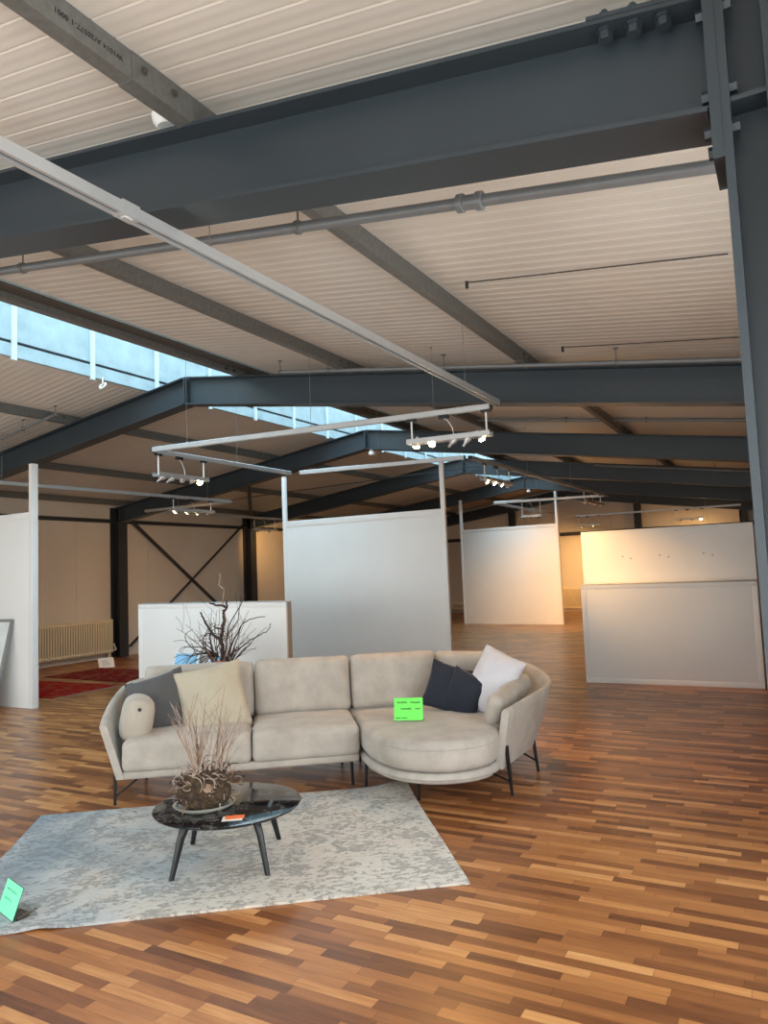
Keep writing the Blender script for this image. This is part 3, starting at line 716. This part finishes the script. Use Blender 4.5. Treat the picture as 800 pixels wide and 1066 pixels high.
# picture frame leaning on the left partition
def leaning_frame(txt, loc, rot, W, H, lean, fm, pm, fw=.035):
    t = thing('picture_frame', txt, 'picture frame', loc, rot)
    mm = Matrix.Rotation(lean, 4, 'X')
    bm = bmesh.new(); b2 = bmesh.new()
    box(b2, -W/2, W/2, -.02, .0, 0, fw, .003); box(b2, -W/2, W/2, -.02, 0, H-fw, H, .003); box(b2, -W/2, -W/2+fw, -.02, 0, fw, H-fw, .003); box(b2, W/2-fw, W/2, -.02, 0, fw, H-fw, .003)
    merge(bm, b2, mm); build('frame', bm, fm, t, 30)
    bm = bmesh.new(); b2 = bmesh.new(); box(b2, -W/2+.01, W/2-.01, -.012, -.004, .01, H-.01); merge(bm, b2, mm); build('print', bm, pm, t, 0)
    return t
leaning_frame('large pewter picture frame leaning on the left partition at the picture edge', (-9.97, 6.14, 0), math.radians(4), 1.1, 1.23, math.radians(-14), M['frame_grey'], M['pale_print'], .04)
leaning_frame('pale blue picture leaning against the low white wall behind the sofa', (-6.68, 6.72, 0), 0, .42, .78, math.radians(-17), M['white'], M['picture_blue'], .025)
leaning_frame('smaller pale picture half hidden behind the branch vase', (-6.16, 6.80, 0), 0, .34, .74, math.radians(-12), M['white'], M['picture_blue'], .02)

# ------------------------------------------------------------------ branch helpers
def branch(bm, p, d, L, r0, r1, wig=.12, seg=6, n=9, curl=0, grav=0, kids=0, kid_r=.6):
    p = Vector(p); d = Vector(d).normalized(); pts = [p.copy()]; st = L/n
    ax = Vector((random.uniform(-1, 1), random.uniform(-1, 1), random.uniform(-.5, .5))).normalized()
    for i in range(n):
        d = (d + Vector((random.uniform(-1, 1), random.uniform(-1, 1), random.uniform(-1, 1)))*wig + Vector((0, 0, grav))).normalized()
        if curl: d = (Matrix.Rotation(curl*random.uniform(.5, 1.5)/n, 3, ax) @ d).normalized()
        p = p+d*st; pts.append(p.copy())
    tube(bm, pts, [r0+(r1-r0)*i/n for i in range(n+1)], seg)
    for k in range(kids):
        i = random.randint(max(1, n//3), n-1); dd = (pts[i]-pts[i-1]).normalized() + Vector((random.uniform(-1, 1), random.uniform(-1, 1), random.uniform(-.3, 1)))*.8
        branch(bm, pts[i], dd, L*random.uniform(.25, .5), (r0+(r1-r0)*i/n)*kid_r, r1*.8, wig*1.2, 5, 6, curl, grav)
    return pts

# tall branch vase behind the sofa
t = thing('branch_vase', 'tall glass floor vase of dark twisted branches behind the sofa', 'vase', (-5.56, 6.3, 0))
bm = bmesh.new(); lathe(bm, [(0, .0), (.10, 0), (.105, .02), (.125, .78), (.13, .80), (.122, .80), (.115, .77), (.095, .03), (0, .03)], 28); build('vessel', bm, M['acrylic'], t)
bm = bmesh.new(); lathe(bm, [(0, .03), (.09, .03), (.1, .55), (.0, .6)], 20); build('filling', bm, M['bark'], t)
random.seed(21)
bm = bmesh.new()
def path(pts, r0, r1, seg=7):
    P = [Vector(p) for p in pts]; n = 4; out = []
    for i in range(len(P)-1):
        for k in range(n):
            u = k/n; out.append(P[i].lerp(P[i+1], u)+Vector((random.uniform(-1, 1), random.uniform(-1, 1), random.uniform(-1, 1)))*(.007 if (i or k) else 0))
    out.append(P[-1]); tube(bm, out, [r0+(r1-r0)*i/(len(out)-1) for i in range(len(out))], seg)
path([(0, 0, .5), (.03, -.02, .82), (.02, -.04, .98), (.06, -.04, 1.12), (.08, -.05, 1.22), (.07, -.05, 1.30)], .026, .014)
path([(.07, -.05, 1.28), (.13, -.05, 1.33), (.11, -.05, 1.40)], .014, .01)
path([(.1, -.05, 1.33), (-.04, -.06, 1.36), (-.12, -.06, 1.38)], .015, .008)
path([(.03, -.03, .95), (-.1, -.06, 1.05), (-.19, -.08, 1.2), (-.22, -.1, 1.28)], .017, .008)
path([(.07, -.05, 1.08), (-.03, -.1, 1.12)], .012, .006)
build('driftwood', bm, M['bark'], t)
for sd, cnt, mname in ((3, 15, 'bark'), (8, 12, 'red_twig')):
    random.seed(sd); bm = bmesh.new()
    for i in range(cnt):
        a = random.uniform(0, 2*PI); sp_ = random.uniform(.15, .9)
        branch(bm, (.05*math.cos(a), .05*math.sin(a), .6), (sp_*math.cos(a), sp_*math.sin(a)*.5, 1), random.uniform(.45, .78), .007, .002, .16, 5, 10, 0, 0, 2)
    build('branches', bm, M[mname], t)
random.seed(14); bm = bmesh.new()
for i in range(13):
    a = random.choice((PI, PI*.9, PI*1.1, PI*.95))
    branch(bm, (.06*math.cos(a), 0, .78), (math.cos(a), math.sin(a)-.25, random.uniform(.25, .8)), random.uniform(.5, .8), .008, .003, .22, 5, 16, random.choice((2.5, -3.5, 4.5)), 0, 2)
build('corkscrew_branches', bm, M['bark'], t)
bm = bmesh.new(); path([(.06, 0, .74), (.22, -.05, .86), (.32, -.05, .9), (.42, -.05, .97), (.55, -.05, 1.02), (.68, -.05, 1.08), (.72, -.05, 1.15)], .009, .004)
path([(.05, 0, .76), (.2, -.02, 1.0), (.3, -.02, 1.14), (.42, -.02, 1.2), (.62, -.02, 1.22)], .009, .004)
path([(.04, 0, .76), (.12, -.04, 1.1), (.26, -.04, 1.3), (.42, -.06, 1.48)], .009, .003)
path([(.03, 0, .76), (.1, -.02, 1.0), (.25, -.02, 1.2), (.3, -.02, 1.45)], .009, .003)
build('long_branches', bm, M['bark'], t)
bm = bmesh.new(); path([(.02, 0, 1.36), (.03, 0, 1.45), (.05, 0, 1.52), (-.03, 0, 1.58), (0, 0, 1.66), (-.02, 0, 1.7)], .006, .004); build('pale_tip', bm, M['pale_twig'], t)
bm = bmesh.new(); lathe(bm, [(0, .66), (.075, .67), (.085, .7), (.07, .74), (0, .745)], 16, Matrix.Translation((-.0, -.02, 0))); build('orange_ornament', bm, M['terracotta'], t)

# ------------------------------------------------------------------ the sofa (local axes: x along the front, y to the back)
SU = Vector((.79, .613, 0)).normalized(); ANG = math.atan2(SU.y, SU.x); S0 = Vector((-4.54, 3.93, 0))
SV = Vector((-SU.y, SU.x, 0))
def sw(u, v, z=0): return S0+SU*u+SV*v+Vector((0, 0, z))
sofa = thing('corner_sofa', 'taupe fabric sofa with a rounded chaise end on thin black legs', 'sofa', S0, ANG)
def shell(bm, secs, th=.055, sub=4):
    """secs: (bottom xyz, top xyz, inward normal xy); smooth padded wall"""
    def cr(p0, p1, p2, p3, t): return .5*((2*p1)+(-p0+p2)*t+(2*p0-5*p1+4*p2-p3)*t*t+(-p0+3*p1-3*p2+p3)*t*t*t)
    S = [tuple(Vector(x) if len(x) == 3 else Vector((x[0], x[1], 0)) for x in s) for s in secs]; out = []
    for i in range(len(S)-1):
        a, b, c, d = S[max(i-1, 0)], S[i], S[i+1], S[min(i+2, len(S)-1)]
        for k in range(sub): out.append(tuple(cr(a[j], b[j], c[j], d[j], k/sub) for j in range(3)))
    out.append(S[-1]); rings = []
    for lo, hi, nn in out:
        nn = nn.normalized()*th; r = []
        for k in range(7): r.append(lo.lerp(hi, k/6))
        up = (hi-lo).normalized()*th*.35
        r.append(hi+up*.8+nn*.25); r.append(hi+up+nn*.5); r.append(hi+up*.8+nn*.75)
        for k in range(6, -1, -1): r.append(lo.lerp(hi, k/6)+nn)
        rings.append([bm.verts.new(x) for x in r])
    n = len(rings[0])
    for A, B in zip(rings, rings[1:]):
        for j in range(n): bm.faces.new((A[j], A[(j+1) % n], B[(j+1) % n], B[j]))
    bm.faces.new(rings[0]); bm.faces.new(rings[-1][::-1])
# left module shell
bm = bmesh.new()
shell(bm, [((.03, -.09, .20), (-.09, -.08, .585), (1, 0)), ((.01, .1, .20), (-.105, .1, .63), (1, 0)), ((-.02, .4, .2), (-.11, .42, .70), (1, 0)), ((-.02, .68, .2), (-.07, .74, .765), (1, -.1)),
           ((.04, .82, .2), (.0, .89, .78), (.7, -.7)), ((.2, .86, .2), (.17, .95, .79), (.1, -1)), ((1.0, .86, .2), (1.0, .95, .79), (0, -1)), ((1.835, .86, .2), (1.835, .95, .79), (0, -1))])
build('back_and_arm', bm, M['sofa'], sofa, 60)
# right module shell
bm = bmesh.new()
shell(bm, [((1.845, .86, .2), (1.845, .95, .79), (0, -1)), ((2.6, .86, .2), (2.6, .95, .79), (0, -1)), ((3.05, .80, .2), (3.08, .88, .79), (-.3, -1)), ((3.28, .50, .2), (3.40, .56, .785), (-1, -.5)),
           ((3.33, .2, .2), (3.49, .22, .72), (-1, -.05)), ((3.27, -.02, .2), (3.455, .02, .66), (-.85, .35)), ((3.0, -.38, .2), (3.16, -.33, .63), (-.8, .6)), ((2.79, -.66, .2), (2.86, -.66, .60), (-.8, .6))])
build('back_and_arm', bm, M['sofa'], sofa, 60)
# base platforms
bm = bmesh.new(); rbox(bm, .945, .38, .222, 1.77, .93, .06, .022, 8); build('base', bm, M['sofa'], sofa, 60)
def spline(P, sub=6):
    P = [Vector((x, y, 0)) for x, y in P]; n = len(P); out = []
    for i in range(n):
        a, b, c, d = P[i-1], P[i], P[(i+1) % n], P[(i+2) % n]
        for k in range(sub):
            t = k/sub; out.append(.5*((2*b)+(-a+c)*t+(2*a-5*b+4*c-d)*t*t+(-a+3*b-3*c+d)*t*t*t))
    return out
def puffy(bm, outline, z0, z1, r, puff=0.0, wr=0):
    n = len(outline); c = sum(outline, Vector())/n
    nor = []
    for i in range(n):
        t = (outline[(i+1) % n]-outline[i-1]).normalized(); nor.append(Vector((t.y, -t.x, 0)))
    if (outline[0]+nor[0]*.01-c).length < (outline[0]-c).length: nor = [-x for x in nor]
    def ring(ins, z): return [bm.verts.new(outline[i]-nor[i]*ins+Vector((0, 0, z+wr*noise.noise(outline[i]*7+Vector((0, 0, z*9)))))) for i in range(n)]
    R = []; H = z1-z0
    for k in range(5): a = PI/2*k/4; R.append(ring(r-r*math.sin(a), z0+r-r*math.cos(a)))
    R.append(ring(-.008, z0+H*.5))
    for k in range(5): a = PI/2*k/4; R.append(ring(r-r*math.cos(a), z1-r+r*math.sin(a)))
    base = [v.co.copy() for v in R[-1]]
    for s in (.9, .75, .55, .35, .15):
        rr = []
        for p in base:
            q = c+(p-c)*s; q.z = z1+puff*(1-s*s)+wr*noise.noise(Vector((q.x*5, q.y*5, 3)))
            rr.append(bm.verts.new(q))
        R.append(rr)
    for A, B in zip(R, R[1:]):
        for j in range(n): bm.faces.new((A[j], A[(j+1) % n], B[(j+1) % n], B[j]))
    bm.faces.new(R[-1]); bm.faces.new(R[0][::-1])
CH = [(1.85, .72), (1.85, .35), (1.85, .0), (1.86, -.20), (1.90, -.42), (2.0, -.65), (2.15, -.80), (2.32, -.865), (2.50, -.86), (2.65, -.79), (2.77, -.65), (2.94, -.40), (3.2, -.02), (3.25, .3), (3.15, .6), (2.9, .74), (2.4, .76)]
bm = bmesh.new(); puffy(bm, spline(CH), .185, .255, .03); build('base', bm, M['sofa'], sofa, 60)
# seat cushions
def seat_fn(puff, wr=.004):
    def f(q, o):
        o = o.copy()
        if q.z > 0: o.z += puff*(1-q.x**4)*(1-q.y**4)*q.z
        o += Vector((wrk(o, 6, wr), wrk(o+Vector((9, 0, 0)), 6, wr), wrk(o+Vector((0, 5, 0)), 7, wr*1.3)))
        return o
    return f
for x0, x1 in ((.065, 1.008), (1.016, 1.838)):
    bm = bmesh.new(); rbox(bm, (x0+x1)/2, .29, .36, x1-x0, .80, .235, .05, 12, seat_fn(.018)); sc_ = build('seat_cushion', bm, M['sofa'], sofa, 70)
    bm = bmesh.new(); tube(bm, [(x0+.03+(x1-x0-.06)*i/16, -.107, .418+.003*noise.noise(Vector((i*.7+x0*9, 0, 0)))) for i in range(17)], .0032, 6); build('seam', bm, M['sofa'], sc_)
bm = bmesh.new(); puffy(bm, spline([(x+(.004 if x < 1.87 else 0), y) for x, y in CH]), .26, .475, .055, .012, .004); sc_ = build('chaise_cushion', bm, M['sofa'], sofa, 70)
oc = spline(CH); bm = bmesh.new(); tube(bm, [(p.x*1.0, p.y-.007, .418) for p in oc[18:66]], .0032, 6); build('seam', bm, M['sofa'], sc_)
# back cushions, leaning back
def back_cushion(cx, cy, w_, rz_=0, h=.47, th=.24, tilt=12, z=.685):
    mm = Matrix.Translation((cx, cy, z)) @ Matrix.Rotation(rz_, 4, 'Z') @ Matrix.Rotation(math.radians(-tilt), 4, 'X')
    def f(q, o):
        o = o.copy(); b = (1-q.x**4)*(1-q.z**4); o.y += (-.03 if q.y < 0 else .02)*b*abs(q.y)
        o += Vector((wrk(o+Vector((cx, 0, 0)), 7, .004), wrk(o+Vector((cx, 3, 0)), 7, .007)-.012*max(0, q.z)**3*abs(noise.noise(Vector((o.x*26+cx*9, 0, o.z*2)))), wrk(o+Vector((cx*3, 0, 4)), 18, .006)*max(0, q.z)))
        return o
    bm = bmesh.new(); rbox(bm, 0, 0, 0, w_, th, h, .055, 30, f, mm); return bm
for x0, x1 in ((.12, 1.022), (1.03, 1.846), (1.856, 2.62)):
    build('back_cushion', back_cushion((x0+x1)/2, .68, x1-x0), M['sofa'], sofa, 70)
build('back_cushion', back_cushion(2.93, .60, .66, math.radians(-30), .45, .2, 10, .68), M['sofa'], sofa, 70)
# legs with diagonal braces
def leg(u, v, top, tu, tv, brace=None, r0=.014, r1=.010):
    bm = bmesh.new(); tube(bm, [(tu, tv, top), (u, v, 0)], [r0, r1], 10)
    if brace: tube(bm, [Vector((u, v, 0)).lerp(Vector((tu, tv, top)), .28), brace], .008, 8)
    lathe(bm, [(0, 0), (r1+.003, 0), (r1+.002, .008), (0, .008)], 10, Matrix.Translation((u, v, 0)))
    build('leg', bm, M['leg_black'], sofa)
leg(0, 0, .21, .0, .02, (.20, .03, .2)); leg(.12, .66, .21, .13, .66, (.3, .66, .2))
leg(1.78, 0, .21, 1.775, 0); leg(1.76, .66, .21, 1.76, .66)
leg(1.87, -.11, .2, 1.88, -.10); leg(1.92, .66, .2, 1.92, .66)
leg(2.20, -.52, .2, 2.2, -.53)
leg(2.87, -.61, .36, 2.835, -.64, (2.70, -.74, .20), .016, .011); leg(3.27, -.07, .3, 3.24, -.06, (3.08, -.15, .2), .016, .011)

# ------------------------------------------------------------------ loose pillows
def pillow(name, txt, c, size, th, yaw, tilt, spin, m, cat='cushion', seed=0, pinch=.06, fold=None, wr=.012):
    """c in sofa axes; stands facing the sofa front, then yaw (deg), tilt back, spin in its plane"""
    t = D.objects.new('tmp', None)
    W, H = size; bm = bmesh.new(); n = 22
    def f(s, side):
        def g(u, v):
            a, b = 2*u-1, 2*v-1
            k = max(0, (1-abs(a)**2.6))**.55*max(0, (1-abs(b)**2.6))**.55
            x = a*W/2*(1-pinch*(1-b*b)*1.0*abs(a)**2); y = b*H/2*(1-pinch*(1-a*a)*abs(b)**2)
            z = side*k*th/2
            e = min(1, 4*(1-max(abs(a), abs(b))))
            P0 = Vector((x*5+seed, y*5, seed*1.7))
            z += e*(noise.noise(P0)*wr+noise.noise(P0*2.7)*wr*.45)*(1 if side > 0 else .6)
            if fold: z += fold*(abs(a*.8+b*.3))*e
            return Vector((x, -z, y))
        return g
    va = grid_surf(bm, f(0, 1), n, n); vb = grid_surf(bm, f(0, -1), n, n)
    bmesh.ops.remove_doubles(bm, verts=bm.verts[:], dist=.0008)
    bm.transform(Matrix.Rotation(math.radians(yaw), 4, 'Z') @ Matrix.Rotation(math.radians(-tilt), 4, 'X') @ Matrix.Rotation(math.radians(spin), 4, 'Y').inverted())
    D.objects.remove(t)
    o = build(name, bm, m, None, 70, sw(*c), (0, 0, ANG)); tag(o, txt, cat)
    return o
pillow('throw_pillow', 'big beige square pillow on the left half of the sofa', (.70, .35, .675), (.54, .55), .16, 4, 20, 10, M['f_beige'], seed=1, wr=.026)
pillow('throw_pillow', 'slate grey satin pillow leaning between the arm bolster and the beige pillow', (.29, .36, .67), (.46, .46), .15, 12, 16, 14, M['f_grey'], seed=2, wr=.024)
pillow('throw_pillow', 'charcoal pillow on the chaise, left of the pair, leaning on the back cushion', (2.64, .22, .655), (.40, .40), .12, -14, 20, -19, M['f_dark'], seed=4)
pillow('throw_pillow', 'charcoal pillow turned edge-on between the other charcoal pillow and the white one', (2.735, .10, .62), (.33, .37), .13, -40, 14, -20, M['f_dark'], seed=5)
pillow('throw_pillow', 'crumpled white pillow leaning on the right arm of the sofa', (2.955, .03, .71), (.37, .52), .17, -30, 16, -26, M['f_white'], seed=6, wr=.03, pinch=.02)
# bolsters against the arms
def bolster(txt, c, w_, th, h, yaw, tilt, m, seed, button=False, spin=0):
    def f(q, o):
        o = o.copy(); k = (1-abs(q.x)**3)*(1-abs(q.z)**3); o.y *= 1+.12*k
        o += Vector((wrk(o+Vector((seed, 0, 0)), 9, .006), wrk(o+Vector((seed, 2, 0)), 9, .01), wrk(o+Vector((0, seed, 0)), 9, .008))); return o
    mm = Matrix.Rotation(math.radians(yaw), 4, 'Z') @ Matrix.Rotation(math.radians(-tilt), 4, 'X') @ Matrix.Rotation(math.radians(spin), 4, 'Y')
    t = thing('bolster_cushion', txt, 'cushion', sw(*c), ANG)
    bm = bmesh.new(); rbox(bm, 0, 0, 0, w_, th, h, .085, 10, f, mm); build('pad', bm, m, t, 70)
    if button:
        p = mm @ Vector((-w_/2-.002, .0, .09)); q = mm @ Vector((-w_/2-1, .0, .09)); bm = bmesh.new(); lathe(bm, [(0, 0), (.014, 0), (.014, .006), (0, .009)], 12, frame_to(p, q)[0]); build('button', bm, M['black_plastic'], t)
bolster('greige bolster with a dark button against the left arm', (.135, .18, .595), .38, .22, .33, 100, -12, M['f_greige'], 2, button=True)
bolster('taupe bolster leaning along the inside of the right arm', (3.02, -.16, .60), .74, .12, .26, 53-180, 20, M['sofa'], 6, spin=7)
bm_ = None

# ------------------------------------------------------------------ sign on the chaise
def scribble(bm, x0, x1, z, amp, n, seed, r=.0018, y=-.0035):
    random.seed(seed); pts = []
    for i in range(n*4+1):
        u = i/(n*4); pts.append((x0+(x1-x0)*u+.3*amp*math.sin(i*PI/2+1), y, z+amp*math.sin(i*PI/2)*random.uniform(.4, 1.1)))
    tube(bm, pts, r, 5)
t = thing('sign_card', 'bright green handwritten card standing on the chaise seat', 'sign card', sw(2.21, -.18, .49), math.radians(22))
mm = Matrix.Rotation(math.radians(-14), 4, 'X')
bm = bmesh.new(); b2 = bmesh.new(); box(b2, -.112, .112, -.0025, 0, .006, .176, .0008); merge(bm, b2, mm); build('card', bm, M['green'], t, 0)
bm = bmesh.new(); b2 = bmesh.new()
scribble(b2, -.088, -.012, .142, .008, 9, 1); scribble(b2, .015, .09, .142, .008, 9, 2); scribble(b2, -.06, .022, .095, .008, 10, 3); scribble(b2, .05, .092, .094, .005, 6, 4); scribble(b2, -.1, -.066, .025, .004, 6, 5); scribble(b2, -.055, -.01, .025, .003, 6, 6)
merge(bm, b2, mm); build('handwriting', bm, M['ink'], t)
bm = bmesh.new(); b2 = bmesh.new(); box(b2, -.115, .115, .001, .004, 0, .18); merge(bm, b2, mm); box(bm, -.115, .115, -.0, .09, .0, .003); build('holder', bm, M['acrylic'], t, 0)

# ------------------------------------------------------------------ rug under the table
RU0, RU1, RV0, RV1 = -.47, 2.175, -1.99, -.15
bm = bmesh.new(); NU, NV = 120, 84
def rug_top(u, v):
    x = RU0+(RU1-RU0)*u; y = RV0+(RV1-RV0)*v
    z = .014+.003*noise.noise(Vector((x*14, y*14, 0)))
    cx, cy = (x-2.13)/.16, (y+.22)/.20; z += .03*math.exp(-(cx*cx+cy*cy))
    cx, cy = (x-.05)/.10, (y+1.99)/.05; z += .012*math.exp(-(cx*cx+cy*cy))
    e = .006*noise.noise(Vector((x*2, y*2, 7)))
    return Vector((x+e*(abs(2*u-1)**6), y+e*(abs(2*v-1)**6), z))
top = grid_surf(bm, rug_top, NU, NV)
def rug_bot(u, v): p = rug_top(u, v); p.z = max(.001, p.z-.014); return p
bot = grid_surf(bm, rug_bot, NU, NV)
for i in range(NU):
    for j in (0, NV): bm.faces.new((top[i][j], top[i+1][j], bot[i+1][j], bot[i][j]))
for j in range(NV):
    for i in (0, NU): bm.faces.new((top[i][j], top[i][j+1], bot[i][j+1], bot[i][j]))
tag(build('area_rug', bm, M['rug'], None, 60, S0, (0, 0, ANG)), 'faded grey and beige area rug under the round black table', 'rug')

# mint card at the rug corner
ed = Vector((.964, -.266, 0)); cc = Vector((-3.559, 2.393, .016))
t = thing('sign_card', 'mint green card in a clear stand on the near left rug corner', 'sign card', cc, math.atan2(ed.y, ed.x))
mm = Matrix.Rotation(math.radians(-20), 4, 'X')
bm = bmesh.new(); b2 = bmesh.new(); box(b2, -.102, .102, -.002, .001, .004, .152, .0006); merge(bm, b2, mm); build('card', bm, M['mint'], t, 0)
bm = bmesh.new(); b2 = bmesh.new(); box(b2, -.105, .105, .0015, .004, 0, .155); merge(bm, b2, mm); box(bm, -.105, .105, .0, .12, .0, .003)
bar(bm, (.1, .02, .002), (.1, .115, .03), .003, .03, Vector((1, 0, 0))); build('holder', bm, M['acrylic'], t, 0)
bm = bmesh.new(); b2 = bmesh.new(); scribble(b2, -.07, .06, .115, .006, 12, 11, .0012); scribble(b2, -.07, .03, .075, .005, 10, 12, .0012)
merge(bm, b2, mm); build('faint_handwriting', bm, mat('faint green ink', srgb(104, 206, 160), .7), t)

# ------------------------------------------------------------------ coffee table
TC = sw(.905, -1.37); TH = .34; RZ0 = .0165
t = thing('coffee_table', 'round black marble coffee table with four splayed dark legs on the rug', 'coffee table', (TC.x, TC.y, RZ0), ANG)
bm = bmesh.new(); h = TH-RZ0
lathe(bm, [(0, h-.02), (.40, h-.02), (.418, h-.012), (.424, h-.004), (.422, h-.001), (.418, h), (0, h)], 72); build('tabletop', bm, M['marble'], t, 35)
bm = bmesh.new()
for a in (0, PI/2): bar(bm, (-.26*math.cos(a+.75), -.26*math.sin(a+.75), h-.032), (.26*math.cos(a+.75), .26*math.sin(a+.75), h-.032), .05, .022)
build('underframe', bm, M['table_wood'], t, 0)
for fu, fv in ((.6, -1.58), (1.13, -1.64), (.66, -1.03), (1.2, -1.09)):
    x, y = fu-.905, fv+1.37; bm = bmesh.new()
    r = math.hypot(x, y); ux, uy = x/r, y/r
    prof = [(.98, 0, .015, .014), (.90, .10, .019, .016), (.82, .2, .024, .018), (.75, h-.07, .031, .019), (.66, h-.035, .036, .016), (.52, h-.022, .05, .015)]
    rings = []
    for k, z, a, b in prof:
        c_ = Vector((x*k, y*k, z)); s_ = Vector((-uy, ux, 0)); o_ = Vector((ux, uy, 0))
        rings.append([bm.verts.new(c_+o_*(a*math.cos(2*PI*j/12))+s_*(b*math.sin(2*PI*j/12))) for j in range(12)])
    for A, B in zip(rings, rings[1:]):
        for j in range(12): bm.faces.new((A[j], A[(j+1) % 12], B[(j+1) % 12], B[j]))
    bm.faces.new(rings[0][::-1]); bm.faces.new(rings[-1]); build('leg', bm, M['table_wood'], t, 50)

# planter of twigs on the table
pc = sw(.775, -1.42)
t = thing('twig_arrangement', 'dry moss nest with upright bare twigs in a grey dish on the coffee table', 'arrangement', (pc.x, pc.y, TH+.001), ANG)
bm = bmesh.new(); lathe(bm, [(0, 0), (.10, 0), (.15, .006), (.172, .024), (.176, .03), (.168, .03), (.145, .014), (0, .012)], 40, sx=1, sy=.86); build('dish', bm, M['ceramic'], t)
random.seed(5)
bm = bmesh.new()
b2 = bmesh.new(); bmesh.ops.create_icosphere(b2, subdivisions=4, radius=1)
for v in b2.verts:
    p = v.co; q4 = (math.hypot(p.x, p.y)**4+p.z**4)**.25; p = p/q4; k = 1+.10*noise.noise(p*3)+.09*noise.noise(p*9)
    zz = p.z; rr = math.hypot(p.x, p.y); sh = .150*(1-.16*max(0, zz))
    v.co = Vector((p.x*sh*k, p.y*sh*.86*k, .112+max(-.9, zz)*.098*k))
merge(bm, b2); build('moss', bm, M['moss'], t)
for sd, cnt, mname, r in ((31, 90, 'pale_twig', .0032), (32, 90, 'bark', .0045), (33, 60, 'red_twig', .0032)):
    random.seed(sd); bm = bmesh.new()
    for i in range(cnt):
        a = random.uniform(0, 2*PI); rr = random.uniform(.09, .155); z = random.uniform(.03, .22)
        branch(bm, (rr*math.cos(a), rr*.86*math.sin(a), z), (-math.sin(a)+random.uniform(-.5, .5), math.cos(a), random.uniform(-.4, .5)), random.uniform(.06, .14), r, r*.6, .25, 5, 7, 4.0)
    build('nest_twigs', bm, M[mname], t)
for sd, cnt, mname, r in ((41, 28, 'pale_twig', .0044), (42, 14, 'red_twig', .004)):
    random.seed(sd); bm = bmesh.new()
    for i in range(cnt):
        left = random.random() < .55
        a = random.uniform(0, 2*PI); rr = random.uniform(0, .05)
        x0 = (-.03 if left else .055)+rr*math.cos(a); lean = (random.uniform(-.55, .22) if left else random.uniform(.05, .55))
        branch(bm, (x0, rr*math.sin(a), .19), (lean, random.uniform(-.25, .25), 1), random.uniform(.22, .46), r, .0012, .07, 5, 9, 0, 0, 2)
    build('upright_twigs', bm, M[mname], t)
bm = bmesh.new(); random.seed(2)
branch(bm, (.10, .0, .2), (.75, .05, .9), .30, .004, .0015, .03, 5, 8, 0, 0, 0)
branch(bm, (.12, .0, .2), (.4, .05, 1), .4, .003, .001, .03, 5, 8, 0, .12, 0); build('long_twig', bm, M['pale_twig'], t)
bm = bmesh.new(); lathe(bm, [(0, 0), (.02, .004), (.026, .012), (.01, .02), (0, .02)], 7, frame_to((.03, -.125, .14), (.05, -1, .3))[0]); build('dried_pod', bm, M['red_twig'], t)
# price tag on the table
pt = sw(.945, -1.66)
t = thing('price_tag', 'small white tag with an orange sticker at the front edge of the black table', 'tag', (pt.x, pt.y, TH+.0006), ANG-.05)
bm = bmesh.new(); box(bm, -.055, .055, -.04, .04, 0, .001); build('tag_card', bm, M['paper'], t, 0)
bm = bmesh.new(); box(bm, -.04, .062, -.012, .048, .001, .0022); build('sticker', bm, M['orange'], t, 0)
